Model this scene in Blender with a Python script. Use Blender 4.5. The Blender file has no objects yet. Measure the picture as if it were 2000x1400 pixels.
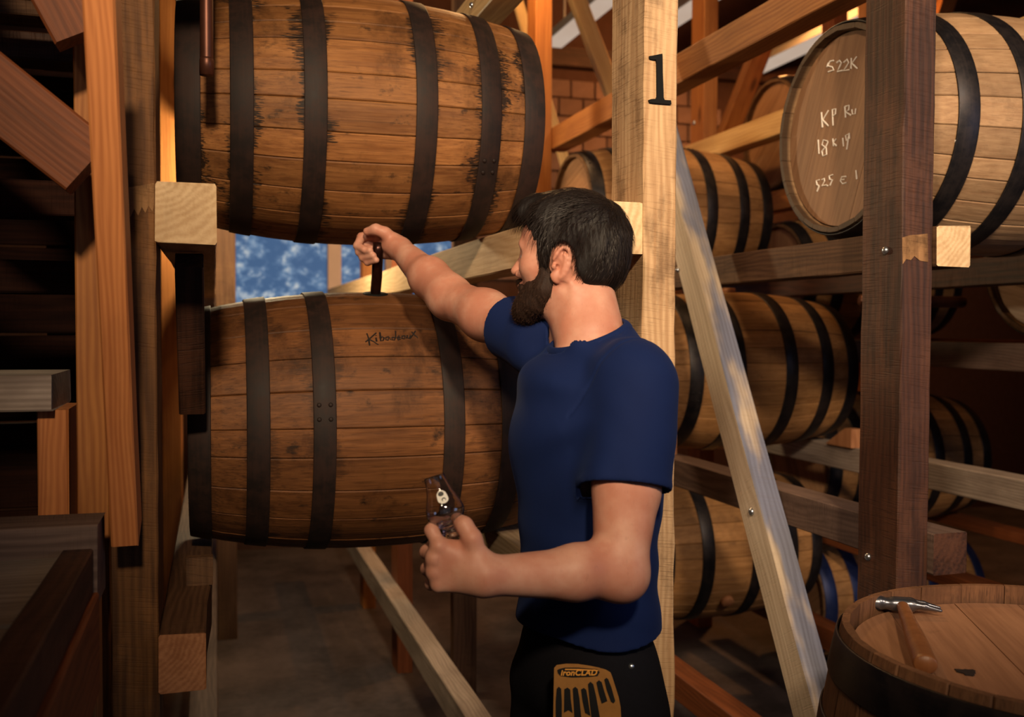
import bpy, bmesh, math, random
import numpy as np
from mathutils import Vector, Matrix

random.seed(7)
rng = np.random.default_rng(7)
SC = bpy.context.scene
COL = SC.collection

# ------------------------------------------------------------------ camera
FPX = 1950.0
CAMZ = 1.52
CAM_M = Matrix.Rotation(math.radians(-16.6), 3, 'Z') @ Matrix.Rotation(math.radians(90 - 1.76), 3, 'X') @ Matrix.Rotation(math.radians(0.2), 3, 'Z')
cam_data = bpy.data.cameras.new('camera')
cam = bpy.data.objects.new('camera', cam_data)
COL.objects.link(cam)
cam.matrix_world = Matrix.Translation((0, 0, CAMZ)) @ CAM_M.to_4x4()
cam_data.sensor_width = 36.0
cam_data.lens = 36.0 * FPX / 2000.0
cam_data.clip_start = 0.05
cam_data.dof.use_dof = True
cam_data.dof.focus_distance = 1.85
cam_data.dof.aperture_fstop = 4.0
SC.camera = cam

# ------------------------------------------------------------------ world, exposure, large lamps
SC.view_settings.view_transform = 'Standard'
SC.view_settings.look = 'None'
SC.view_settings.gamma = 1.0
SC.view_settings.use_curve_mapping = False
SC.view_settings.exposure = -0.35
SC.cycles.use_denoising = True
SC.cycles.sample_clamp_indirect = 4.0
world = bpy.data.worlds.new('world')
SC.world = world
world.use_nodes = True
world.node_tree.nodes['Background'].inputs[0].default_value = (0.42, 0.56, 1.0, 1)
world.node_tree.nodes['Background'].inputs[1].default_value = 0.35


def lamp(name, kind, loc, energy, color, size=0.5, aim=None, sizey=None):
    d = bpy.data.lights.new(name, kind)
    d.energy = energy
    d.color = color
    if kind == 'AREA':
        d.size = size
        if sizey:
            d.shape = 'RECTANGLE'
            d.size_y = sizey
    else:
        d.shadow_soft_size = size
    o = bpy.data.objects.new(name, d)
    COL.objects.link(o)
    o.location = loc
    if aim is not None:
        o.rotation_euler = (Vector(aim) - Vector(loc)).to_track_quat('-Z', 'Y').to_euler()
    return o


def spot(name, loc, energy, color, aim, angle, blend, size):
    o = lamp(name, 'SPOT', loc, energy, color, size, aim)
    o.data.spot_size = math.radians(angle)
    o.data.spot_blend = blend
    return o


spot('key_lamp', (-0.15, -1.9, 3.4), 980, (1.0, 0.74, 0.47), (0.74, 2.0, 1.98), 43, 1.0, 0.14)
spot('second_lamp', (2.0, -1.4, 3.35), 400, (1.0, 0.76, 0.54), (1.72, 1.9, 1.86), 48, 1.0, 0.16)
spot('aisle_lamp', (-1.0, -0.8, 2.9), 420, (1.0, 0.76, 0.53), (1.35, 2.05, 2.0), 46, 1.0, 0.16)
lamp('doorway_daylight', 'AREA', (3.6, -0.9, 2.1), 16, (0.45, 0.60, 1.0), 1.3, (1.2, 1.9, 1.2))
lamp('fill_light', 'AREA', (0.2, -2.6, 2.2), 6, (0.85, 0.84, 1.0), 3.2, (0.6, 3.0, 1.2))  # unseen area light added behind the camera to lift the deep shadows
lamp('rack_lamp_left', 'POINT', (0.15, 4.3, 2.15), 75, (1.0, 0.78, 0.46), 0.08)
lamp('rack_lamp_middle', 'POINT', (1.15, 4.0, 3.35), 75, (1.0, 0.55, 0.22), 0.08)
lamp('rack_lamp_right', 'POINT', (3.35, 5.6, 3.3), 170, (1.0, 0.42, 0.12), 0.08)
lamp('rack_lamp_far', 'POINT', (2.0, 3.0, 3.3), 12, (1.0, 0.58, 0.25), 0.08)


# ------------------------------------------------------------------ pixel rays onto real planes
def ray(x, y):
    return CAM_M @ Vector(((x - 1000) / FPX, -(y - 700) / FPX, -1.0))


C0 = Vector((0, 0, CAMZ))


def at_depth(x, y, d):
    return C0 + ray(x, y) * d


def at_plane(x, y, axis, v):
    r = ray(x, y)
    return C0 + r * ((v - C0[axis]) / r[axis])


# ------------------------------------------------------------------ tags
def tag(o, label=None, cat=None, group=None, kind=None):
    if label:
        o['label'] = label
    if cat:
        o['category'] = cat
    if group:
        o['group'] = group
    if kind:
        o['kind'] = kind
    return o


def link_mesh(name, me, mat=None, parent=None, smooth=False):
    o = bpy.data.objects.new(name, me)
    COL.objects.link(o)
    if mat is not None and not me.materials:
        me.materials.append(mat)
    if parent is not None:
        o.parent = parent
    if smooth:
        me.polygons.foreach_set('use_smooth', [True] * len(me.polygons))
    return o


def pydata(name, verts, faces, mat=None, parent=None, smooth=False):
    me = bpy.data.meshes.new(name)
    me.from_pydata([tuple(v) for v in verts], [], faces)
    me.update()
    return link_mesh(name, me, mat, parent, smooth)


def empty(name, loc=(0, 0, 0)):
    o = bpy.data.objects.new(name, None)
    COL.objects.link(o)
    o.location = loc
    o.empty_display_size = 0.05
    return o


def copy_tree(o, parent=None):
    c = o.copy()
    COL.objects.link(c)
    if parent is not None:
        c.parent = parent
    for ch in list(o.children):
        copy_tree(ch, c)
    return c


# ------------------------------------------------------------------ node helper
class NT:
    def __init__(self, name):
        self.m = bpy.data.materials.new(name)
        self.m.use_nodes = True
        self.t = self.m.node_tree
        self.t.nodes.clear()
        self.out = self.t.nodes.new('ShaderNodeOutputMaterial')

    def put(self, sock, v):
        if isinstance(v, bpy.types.NodeSocket):
            self.t.links.new(v, sock)
        elif isinstance(v, (tuple, list)) and sock.type == 'RGBA' and len(v) == 3:
            sock.default_value = (*v, 1)
        else:
            sock.default_value = v

    def n(self, typ, ins=None, **kw):
        nd = self.t.nodes.new(typ)
        for k, v in kw.items():
            setattr(nd, k, v)
        for k, v in (ins or {}).items():
            self.put(nd.inputs[k], v)
        return nd

    def math(self, op, a, b=0.0, c=0.0, clamp=False):
        nd = self.t.nodes.new('ShaderNodeMath')
        nd.operation = op
        nd.use_clamp = clamp
        self.put(nd.inputs[0], a)
        self.put(nd.inputs[1], b)
        self.put(nd.inputs[2], c)
        return nd.outputs[0]

    def vmath(self, op, a, b=(0, 0, 0)):
        nd = self.t.nodes.new('ShaderNodeVectorMath')
        nd.operation = op
        self.put(nd.inputs[0], a)
        self.put(nd.inputs[1], b)
        return nd.outputs[0]

    def noise(self, vec, scale=1.0, detail=3.0, rough=0.55):
        return self.n('ShaderNodeTexNoise', {'Vector': vec, 'Scale': scale, 'Detail': detail, 'Roughness': rough}).outputs[0]

    def step(self, v, lo, hi, a=0.0, b=1.0):
        nd = self.n('ShaderNodeMapRange', {0: v, 1: lo, 2: hi, 3: a, 4: b})
        nd.interpolation_type = 'SMOOTHSTEP'
        return nd.outputs[0]

    def mix(self, f, a, b, mode='MIX'):
        nd = self.t.nodes.new('ShaderNodeMix')
        nd.data_type = 'RGBA'
        nd.blend_type = mode
        self.put(nd.inputs[0], f)
        self.put(nd.inputs[6], a)
        self.put(nd.inputs[7], b)
        return nd.outputs[2]

    def done(self, col, rough=0.6, metal=0.0, spec=0.3, bump=None, bstr=0.3, bdist=0.002, **extra):
        b = self.n('ShaderNodeBsdfPrincipled')
        self.put(b.inputs['Base Color'], col)
        self.put(b.inputs['Roughness'], rough)
        self.put(b.inputs['Metallic'], metal)
        self.put(b.inputs['Specular IOR Level'], spec)
        for k, v in extra.items():
            self.put(b.inputs[k.replace('_', ' ')], v)
        if bump is not None:
            bn = self.n('ShaderNodeBump', {'Height': bump, 'Strength': bstr, 'Distance': bdist})
            self.t.links.new(bn.outputs[0], b.inputs['Normal'])
        self.t.links.new(b.outputs[0], self.out.inputs[0])
        return self.m


def plain(name, col, rough=0.5, metal=0.0, spec=0.4, var=0.0, scale=20, bstr=0.0):
    q = NT(name)
    c = col
    bump = None
    if var or bstr:
        tc = q.n('ShaderNodeTexCoord').outputs['Object']
        nz = q.noise(tc, scale, 5)
        c = q.mix(nz, tuple(v * (1 - var) for v in col), tuple(min(1, v * (1 + var)) for v in col))
        bump = nz if bstr else None
    return q.done(c, rough, metal, spec, bump, bstr)


def timber(name, light, dark, dirt=None, dirt_amt=0.4, freq=90, saw=0.0, rough=0.68, spec=0.25, dirt_scale=4.0, knots=0.0, blue=None):
    """Solid wood: rings about the long (local z) axis, fibre, dirt patches, saw kerfs."""
    q = NT(name)
    tc = q.n('ShaderNodeTexCoord').outputs['Object']
    rnd = q.n('ShaderNodeObjectInfo').outputs['Random']
    off = q.n('ShaderNodeCombineXYZ', {0: q.math('MULTIPLY_ADD', rnd, 0.12, 0.02), 1: 0.075, 2: q.math('MULTIPLY', rnd, 37.0)}).outputs[0]
    p = q.vmath('ADD', tc, off)
    w = q.noise(q.vmath('MULTIPLY', p, (5, 5, 1.1)), 1.0, 3)
    flat = q.vmath('MULTIPLY', p, (1, 1, 0.0))
    r = q.n('ShaderNodeVectorMath', {0: flat}, operation='LENGTH').outputs['Value']
    rr = q.math('ADD', r, q.math('MULTIPLY', w, 0.09))
    ring = q.math('MULTIPLY_ADD', q.math('SINE', q.math('MULTIPLY_ADD', rr, freq * 6.283, q.math('MULTIPLY', w, 9.0))), 0.5, 0.5)
    fib = q.noise(q.vmath('MULTIPLY', p, (160, 160, 5)), 1.0, 3)
    fib2 = q.noise(q.vmath('MULTIPLY', p, (34, 34, 1.6)), 1.0, 4)
    fac = q.math('ADD', q.math('MULTIPLY', ring, 0.14), q.math('ADD', q.math('MULTIPLY', fib, 0.4), q.math('MULTIPLY', fib2, 0.45)))
    fac = q.step(fac, 0.28, 0.72)
    col = q.mix(fac, dark, light)
    patch = q.noise(q.vmath('MULTIPLY', p, (dirt_scale, dirt_scale, dirt_scale * 0.5)), 1.0, 6, 0.65)
    d = dirt or tuple(c * 0.3 for c in dark)
    dm = q.math('MULTIPLY', q.step(q.math('ADD', patch, q.math('MULTIPLY', fib, 0.18)), 0.55, 0.78), dirt_amt)
    col = q.mix(dm, col, d)
    if knots:
        vor = q.n('ShaderNodeTexVoronoi', {'Vector': q.vmath('MULTIPLY', p, (7, 7, 2.4)), 'Scale': 1.0}).outputs[0]
        col = q.mix(q.math('MULTIPLY', q.step(vor, 0.16, 0.05), knots), col, tuple(c * 0.35 for c in dark))
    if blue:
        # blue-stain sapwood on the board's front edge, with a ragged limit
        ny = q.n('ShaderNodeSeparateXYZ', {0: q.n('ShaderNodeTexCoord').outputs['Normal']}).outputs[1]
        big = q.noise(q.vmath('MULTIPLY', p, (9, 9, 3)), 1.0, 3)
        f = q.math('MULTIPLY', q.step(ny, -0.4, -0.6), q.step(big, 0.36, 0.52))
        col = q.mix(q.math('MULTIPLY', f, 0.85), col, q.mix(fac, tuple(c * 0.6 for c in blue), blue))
    bump = q.math('ADD', q.math('MULTIPLY', fib, 0.6), q.math('MULTIPLY', fib2, 0.5))
    if saw:
        kn = q.noise(q.vmath('MULTIPLY', q.vmath('ADD', p, q.vmath('MULTIPLY', q.n('ShaderNodeSeparateXYZ', {0: p}).outputs[0], (0, 0, 0.13))), (14, 14, 330)), 1.0, 2)
        km = q.math('MULTIPLY', q.step(kn, 0.5, 0.72), q.step(patch, 0.3, 0.62))
        bump = q.math('SUBTRACT', bump, q.math('MULTIPLY', km, 0.6))
        col = q.mix(q.math('MULTIPLY', km, saw), col, tuple(c * 0.5 for c in dark))
    hv = q.n('ShaderNodeHueSaturation', {'Value': q.math('MULTIPLY_ADD', rnd, 0.3, 0.85), 'Color': col}).outputs[0]
    return q.done(hv, rough, 0, spec, bump, 0.45, 0.0025)


M = {}
M['post_pale'] = timber('rough_sawn_pale_timber', (0.60, 0.41, 0.235), (0.38, 0.225, 0.115), (0.10, 0.055, 0.03), 0.7, 70, 0.4, 0.75, 0.2, 11, 0.8)
M['post_brown'] = timber('weathered_brown_timber', (0.15, 0.066, 0.022), (0.055, 0.023, 0.009), (0.23, 0.10, 0.032), 0.6, 60, 0.2, 0.7, 0.25, 9, 0.5)
M['post_dark'] = timber('dark_stained_timber', (0.066, 0.024, 0.0125), (0.020, 0.008, 0.005), (0.115, 0.045, 0.022), 0.5, 60, 0.35, 0.62, 0.35, 9)
M['cedar'] = timber('orange_cedar_timber', (0.72, 0.28, 0.090), (0.44, 0.145, 0.044), (0.14, 0.04, 0.014), 0.4, 130, 0.0, 0.6, 0.3, 3)
M['orange'] = timber('orange_pine_timber', (0.42, 0.17, 0.045), (0.24, 0.08, 0.02), (0.11, 0.03, 0.01), 0.4, 100, 0.0, 0.6, 0.3, 3.5, 0.8)
M['reddish'] = timber('reddish_brown_timber', (0.25, 0.072, 0.022), (0.125, 0.034, 0.010), None, 0.4, 90, 0.0, 0.6, 0.3)
M['yellow'] = timber('pale_yellow_pine', (0.66, 0.43, 0.19), (0.46, 0.27, 0.10), (0.25, 0.13, 0.05), 0.3, 80, 0.0, 0.6, 0.3, 3)
M['stained'] = None
M['cream'] = timber('fresh_cut_cream_timber', (0.74, 0.54, 0.32), (0.52, 0.34, 0.18), (0.26, 0.14, 0.07), 0.3, 75, 0.1, 0.72, 0.2, 4)
M['grey'] = timber('weathered_grey_timber', (0.36, 0.29, 0.24), (0.19, 0.145, 0.115), (0.09, 0.06, 0.05), 0.5, 90, 0.0, 0.65, 0.3, 5)
M['brown'] = timber('old_brown_timber', (0.125, 0.062, 0.032), (0.055, 0.026, 0.014), (0.22, 0.12, 0.06), 0.4, 90, 0.3, 0.7, 0.2, 6)
M['greybrown'] = timber('grey_brown_timber', (0.17, 0.11, 0.085), (0.085, 0.052, 0.04), (0.05, 0.03, 0.022), 0.5, 90, 0.2, 0.66, 0.3, 5)
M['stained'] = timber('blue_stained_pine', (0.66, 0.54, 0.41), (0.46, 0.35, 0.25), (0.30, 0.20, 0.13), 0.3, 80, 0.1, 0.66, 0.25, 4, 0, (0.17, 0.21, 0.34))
M['shadow'] = timber('shade_dark_timber', (0.030, 0.011, 0.007), (0.012, 0.005, 0.004), (0.05, 0.018, 0.010), 0.4, 60, 0.2, 0.8, 0.08)  # near-black colour puts the left bay's shade into its stringers and planks
M['bolt'] = plain('zinc_bolt', (0.55, 0.60, 0.68), 0.3, 0.95, 0.5, 0.2, 60)
M['black'] = plain('black_painted_metal', (0.005, 0.005, 0.005), 0.75, 0.0, 0.15)
M['copper'] = plain('aged_copper', (0.11, 0.040, 0.025), 0.42, 0.6, 0.5, 0.35, 30)
M['darkcopper'] = plain('dark_copper', (0.05, 0.02, 0.016), 0.28, 0.8, 0.5, 0.4, 30)


def barrel_wood(name, light, dark, stain, stain_amt, blotch, centers=(0.107, 0.269, 0.393), hw=0.026, chime=0.0):
    """Oak staves: grain along local x, black bleed beside the hoops, grime blotches."""
    q = NT(name)
    tc = q.n('ShaderNodeTexCoord').outputs['Object']
    rnd = q.n('ShaderNodeObjectInfo').outputs['Random']
    off = q.n('ShaderNodeCombineXYZ', {0: q.math('MULTIPLY', rnd, 31.0), 1: q.math('MULTIPLY', rnd, 5.0), 2: 0.0}).outputs[0]
    p = q.vmath('ADD', tc, off)
    fib = q.noise(q.vmath('MULTIPLY', p, (7, 150, 150)), 1.0, 4)
    fib2 = q.noise(q.vmath('MULTIPLY', p, (2.5, 34, 34)), 1.0, 4)
    ray_ = q.noise(q.vmath('MULTIPLY', p, (26, 60, 60)), 1.0, 3)
    fac = q.step(q.math('ADD', q.math('MULTIPLY', fib, 0.5), q.math('ADD', q.math('MULTIPLY', fib2, 0.45), q.math('MULTIPLY', ray_, 0.15))), 0.36, 0.74)
    col = q.mix(fac, dark, light)
    streak = q.noise(q.vmath('MULTIPLY', p, (10, 330, 330)), 1.0, 3)
    col = q.mix(q.math('MULTIPLY', q.step(streak, 0.52, 0.70), 0.55 * min(1.0, blotch + 0.2)), col, tuple(c * 0.45 for c in dark))
    big = q.noise(q.vmath('MULTIPLY', tc, (7, 5, 5)), 1.0, 6, 0.68)
    mid = q.noise(q.vmath('MULTIPLY', p, (17, 22, 22)), 1.0, 5, 0.65)
    bm = q.math('MULTIPLY', q.step(q.math('MULTIPLY_ADD', fib, 0.22, big), 0.60, 0.80), blotch)
    bm2 = q.math('MULTIPLY', q.step(q.math('MULTIPLY_ADD', fib, 0.25, mid), 0.70, 0.86), blotch)
    col = q.mix(bm, col, tuple(c * 0.42 for c in dark))
    col = q.mix(bm2, col, stain)
    x = q.n('ShaderNodeSeparateXYZ', {0: tc}).outputs[0]
    ax = q.math('ABSOLUTE', x)
    d = None
    for c in centers:
        e = q.math('SUBTRACT', q.math('ABSOLUTE', q.math('SUBTRACT', ax, c)), hw)
        d = e if d is None else q.math('MINIMUM', d, e)
    feather = q.noise(q.vmath('MULTIPLY', p, (13, 380, 380)), 1.0, 3)
    reach = q.math('MULTIPLY', q.math('ADD', q.step(q.noise(q.vmath('MULTIPLY', tc, (9, 6, 6)), 1.0, 3), 0.46, 0.66), 0.06), q.step(feather, 0.32, 0.75, 0.002, 0.06))
    sm = q.math('MULTIPLY', q.step(q.math('SUBTRACT', d, reach), 0.004, -0.012), stain_amt)
    col = q.mix(sm, col, stain)
    crack = q.math('MULTIPLY', q.step(feather, 0.70, 0.80), 0.35)
    col = q.mix(crack, col, stain)
    if chime:
        col = q.mix(q.math('MULTIPLY', q.step(ax, 0.398, 0.412), chime), col, (0.03, 0.017, 0.012))
    hv = q.n('ShaderNodeHueSaturation', {'Value': q.math('MULTIPLY_ADD', rnd, 0.42, 0.78), 'Color': col}).outputs[0]
    return q.done(hv, 0.62, 0, 0.28, q.math('ADD', fib, q.math('MULTIPLY', fib2, 0.6)), 0.4, 0.002)


M['stave_old'] = barrel_wood('grimy_oak', (0.33, 0.145, 0.046), (0.165, 0.062, 0.018), (0.012, 0.007, 0.005), 0.95, 0.8, (0.124, 0.280, 0.391), 0.025)
M['stave_old2'] = barrel_wood('grimy_oak_dull', (0.205, 0.082, 0.027), (0.095, 0.035, 0.0115), (0.016, 0.009, 0.006), 0.45, 0.9, (0.141, 0.277, 0.397), 0.024)
M['stave_new'] = barrel_wood('clean_oak', (0.46, 0.29, 0.155), (0.30, 0.17, 0.085), (0.10, 0.055, 0.03), 0.12, 0.35, chime=0.85)
M['stave_mid'] = barrel_wood('amber_oak', (0.44, 0.225, 0.085), (0.26, 0.12, 0.04), (0.06, 0.03, 0.015), 0.2, 0.4, chime=0.7)


def head_wood(name, light, dark):
    q = NT(name)
    tc = q.n('ShaderNodeTexCoord').outputs['Object']
    rnd = q.n('ShaderNodeObjectInfo').outputs['Random']
    off = q.n('ShaderNodeCombineXYZ', {0: 0.0, 1: q.math('MULTIPLY', rnd, 7.0), 2: q.math('MULTIPLY', rnd, 13.0)}).outputs[0]
    p = q.vmath('ADD', tc, off)
    fib = q.noise(q.vmath('MULTIPLY', p, (90, 90, 5)), 1.0, 4)
    fib2 = q.noise(q.vmath('MULTIPLY', p, (14, 14, 1.6)), 1.0, 4)
    big = q.noise(q.vmath('MULTIPLY', tc, (9, 9, 9)), 1.0, 5, 0.7)
    col = q.mix(q.step(q.math('ADD', q.math('MULTIPLY', fib, 0.5), q.math('MULTIPLY', fib2, 0.5)), 0.35, 0.68), dark, light)
    col = q.mix(q.math('MULTIPLY', q.step(big, 0.62, 0.8), 0.55), col, tuple(c * 0.25 for c in dark))
    hv = q.n('ShaderNodeHueSaturation', {'Value': q.math('MULTIPLY_ADD', rnd, 0.5, 0.75), 'Color': col}).outputs[0]
    return q.done(hv, 0.6, 0, 0.3, fib, 0.3, 0.0015)


M['head_new'] = head_wood('oak_head', (0.34, 0.185, 0.095), (0.22, 0.11, 0.055))
M['head_top'] = head_wood('worn_oak_head', (0.42, 0.215, 0.115), (0.28, 0.135, 0.07))
M['head_grey'] = head_wood('grey_oak_head', (0.34, 0.27, 0.23), (0.23, 0.175, 0.15))


def hoop_mat(name, col, rust, rough, metal):
    q = NT(name)
    tc = q.n('ShaderNodeTexCoord').outputs['Object']
    a = q.noise(tc, 22, 6, 0.7)
    b = q.noise(q.vmath('MULTIPLY', tc, (220, 9, 9)), 1.0, 3)
    c = q.mix(q.step(q.math('MULTIPLY_ADD', b, 0.3, a), 0.5, 0.8), col, rust)
    return q.done(c, q.math('MULTIPLY_ADD', a, 0.25, rough - 0.1), metal, 0.4, a, 0.15)


M['hoop_rust'] = hoop_mat('rusted_hoop_steel', (0.0115, 0.0062, 0.0052), (0.027, 0.0115, 0.008), 0.66, 0.1)
M['hoop_black'] = hoop_mat('black_hoop_steel', (0.016, 0.015, 0.018), (0.035, 0.028, 0.028), 0.40, 0.55)
M['hoop_blue'] = hoop_mat('blue_painted_hoop_steel', (0.01, 0.02, 0.09), (0.02, 0.03, 0.10), 0.42, 0.3)


# ------------------------------------------------------------------ timbers
def timber_mesh(name, length, w, d, seg=0.18, rough=0.0008, cham=0.003, wane=None, seed=0, plumb=0.0, ends=None):
    """Long axis on local z from 0 to length; w along x, d along y."""
    r = random.Random(seed * 131 + int(length * 1000))
    n = max(2, int(length / seg))
    vs, fs = [], []
    hw, hd = w / 2, d / 2
    c = min(cham, hw * 0.4, hd * 0.4)
    for i in range(n + 1):
        z = length * i / n
        l, rr, f, b = hw, hw, hd, hd
        if wane:
            l, rr, f, b = wane(z, hw, hd)
        ring = [(-l + c, -f), (rr - c, -f), (rr, -f + c), (rr, b - c), (rr - c, b), (-l + c, b), (-l, b - c), (-l, -f + c)]
        for (x, y) in ring:
            dz = 0.0
            if i in (0, n):
                dz = r.uniform(-0.0012, 0.0012) + plumb * y * (1 if i == n else 1)
            vs.append((x + r.uniform(-rough, rough), y + r.uniform(-rough, rough), z + dz))
    for i in range(n):
        for k in range(8):
            a, b2 = i * 8 + k, i * 8 + (k + 1) % 8
            fs.append((a, b2, b2 + 8, a + 8))
    fs.append(tuple(range(7, -1, -1)))
    fs.append(tuple(range(n * 8, n * 8 + 8)))
    me = bpy.data.meshes.new(name)
    me.from_pydata(vs, [], fs)
    me.update()
    if ends is not None:
        me.materials.append(None)
        me.materials.append(ends)
        me.polygons[len(fs) - 2].material_index = 1
        me.polygons[len(fs) - 1].material_index = 1
    return me


_ts = [0]


def timber_between(name, a, b, w, d, xdir, mat, label=None, cat=None, group=None, **kw):
    _ts[0] += 1
    a, b = Vector(a), Vector(b)
    z = (b - a).normalized()
    x = Vector(xdir)
    x = (x - z * x.dot(z)).normalized()
    y = z.cross(x)
    me = timber_mesh(name, (b - a).length, w, d, seed=_ts[0], **kw)
    if me.materials:
        me.materials[0] = mat
    o = link_mesh(name, me, mat)
    o.matrix_world = Matrix.Translation(a) @ Matrix((x, y, z)).transposed().to_4x4()
    tag(o, label, cat, group)
    return o


def box_timber(name, X, Y, Z, mat, label=None, cat=None, group=None, **kw):
    dims = [X[1] - X[0], Y[1] - Y[0], Z[1] - Z[0]]
    ax = dims.index(max(dims))
    cx, cy, cz = sum(X) / 2, sum(Y) / 2, sum(Z) / 2
    if ax == 2:
        return timber_between(name, (cx, cy, Z[0]), (cx, cy, Z[1]), dims[0], dims[1], (1, 0, 0), mat, label, cat, group, **kw)
    if ax == 1:
        return timber_between(name, (cx, Y[0], cz), (cx, Y[1], cz), dims[0], dims[2], (1, 0, 0), mat, label, cat, group, **kw)
    return timber_between(name, (X[0], cy, cz), (X[1], cy, cz), dims[1], dims[2], (0, 1, 0), mat, label, cat, group, **kw)


def lathe_verts(profile, seg):
    vs, fs = [], []
    for (r, z) in profile:
        for k in range(seg):
            t = 2 * math.pi * k / seg
            vs.append((r * math.cos(t), r * math.sin(t), z))
    for i in range(len(profile) - 1):
        for k in range(seg):
            a, b = i * seg + k, i * seg + (k + 1) % seg
            fs.append((a, b, b + seg, a + seg))
    fs.append(tuple(range(seg - 1, -1, -1)))
    fs.append(tuple(range((len(profile) - 1) * seg, len(profile) * seg)))
    return vs, fs


def align_z(o, loc, zdir, xdir=(1, 0, 0)):
    z = Vector(zdir).normalized()
    x = Vector(xdir)
    x = x - z * x.dot(z)
    if x.length < 1e-5:
        x = Vector((0, 1, 0)) - z * z.y
    x.normalize()
    o.matrix_world = Matrix.Translation(loc) @ Matrix((x, z.cross(x), z)).transposed().to_4x4()


def bolt(parent, loc, nrm, r=0.009, name='bolt'):
    vs, fs = lathe_verts([(r, 0), (r, 0.003), (r * 0.85, 0.006), (r * 0.4, 0.0085)], 12)
    o = pydata(name, vs, fs, M['bolt'], None, True)
    align_z(o, loc, nrm)
    bpy.context.view_layer.update()
    o.parent = parent
    o.matrix_parent_inverse = parent.matrix_world.inverted()
    return o


# ------------------------------------------------------------------ room shell
def slab(name, lo, hi, mat, parent=None, kind='structure'):
    x0, y0, z0 = lo
    x1, y1, z1 = hi
    vs = [(x0, y0, z0), (x1, y0, z0), (x1, y1, z0), (x0, y1, z0), (x0, y0, z1), (x1, y0, z1), (x1, y1, z1), (x0, y1, z1)]
    fs = [(3, 2, 1, 0), (4, 5, 6, 7), (0, 1, 5, 4), (1, 2, 6, 5), (2, 3, 7, 6), (3, 0, 4, 7)]
    o = pydata(name, vs, fs, mat, parent)
    if parent is None:
        o['kind'] = kind
    return o


def floor_mat():
    q = NT('worn_concrete')
    tc = q.n('ShaderNodeTexCoord').outputs['Object']
    a = q.noise(tc, 1.7, 8, 0.65)
    b = q.noise(tc, 30, 5)
    c = q.mix(q.step(q.math('MULTIPLY_ADD', b, 0.25, a), 0.4, 0.85), (0.032, 0.024, 0.022), (0.095, 0.072, 0.068))
    return q.done(c, 0.75, 0, 0.25, b, 0.2)


M['floor'] = floor_mat()
M['wall'] = plain('dark_wall', (0.075, 0.038, 0.026), 0.85, 0, 0.2, 0.4, 3)
M['mortar'] = plain('dark_mortar', (0.06, 0.03, 0.022), 0.9, 0, 0.1, 0.3, 20)
M['ceiling'] = plain('dark_roof_sheet', (0.045, 0.034, 0.028), 0.6, 0.0, 0.3, 0.3, 4)
slab('floor', (-4.5, -3.5, -0.1), (7.0, 8.0, 0.0), M['floor'])
slab('wall_left', (-4.6, -3.5, 0.0), (-4.5, 8.0, 4.7), M['wall'])
slab('wall_right', (7.0, -3.5, 0.0), (7.1, 8.0, 4.7), M['wall'])
slab('wall_front', (-4.5, -3.6, 0.0), (7.0, -3.5, 4.7), M['wall'])
slab('ceiling', (-4.6, -3.6, 4.7), (7.1, 8.1, 4.8), M['ceiling'])

# back wall with a window opening
WX0, WX1, WZ0, WZ1 = 0.05, 1.75, 1.25, 3.0
BY = 7.0


def wall_with_opening():
    bm = bmesh.new()

    def bx(lo, hi):
        r = bmesh.ops.create_cube(bm, size=1.0)
        for v in r['verts']:
            v.co = Vector([lo[i] + (v.co[i] + 0.5) * (hi[i] - lo[i]) for i in range(3)])
    bx((-4.5, BY, 0), (WX0, BY + 0.15, 4.7))
    bx((WX1, BY, 0), (7.0, BY + 0.15, 4.7))
    bx((WX0, BY, 0), (WX1, BY + 0.15, WZ0))
    bx((WX0, BY, WZ1), (WX1, BY + 0.15, 4.7))
    me = bpy.data.meshes.new('wall_back')
    bm.to_mesh(me)
    bm.free()
    o = link_mesh('wall_back', me, M['mortar'])
    o['kind'] = 'structure'
    return o


wall_back = wall_with_opening()
qb = NT('reddish_block')
_tc = qb.n('ShaderNodeTexCoord').outputs['Object']
_nz = qb.noise(_tc, 14, 6, 0.7)
_rd = qb.n('ShaderNodeObjectInfo').outputs['Random']
M['block'] = qb.done(qb.n('ShaderNodeHueSaturation', {'Value': qb.math('MULTIPLY_ADD', _rd, 0.5, 0.75), 'Color': qb.mix(_nz, (0.085, 0.05, 0.042), (0.20, 0.125, 0.105))}).outputs[0], 0.85, 0, 0.2, _nz, 0.3)
bme = None
for j in range(11):
    z = 1.93 + j * 0.135
    for i in range(10):
        x = 1.86 + i * 0.19 + (0.095 if j % 2 else 0.0)
        if bme is None:
            bm = bmesh.new()
            bmesh.ops.create_cube(bm, size=1.0)
            for v in bm.verts:
                v.co = Vector((v.co.x * 0.18, v.co.y * 0.03, v.co.z * 0.125))
            bmesh.ops.bevel(bm, geom=bm.edges[:], offset=0.006, segments=1, affect='EDGES')
            bme = bpy.data.meshes.new('brick')
            bm.to_mesh(bme)
            bm.free()
        o = link_mesh('brick', bme, M['block'], wall_back)
        o.location = (x, BY - 0.012 + rng.uniform(-0.003, 0.003), z)

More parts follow.
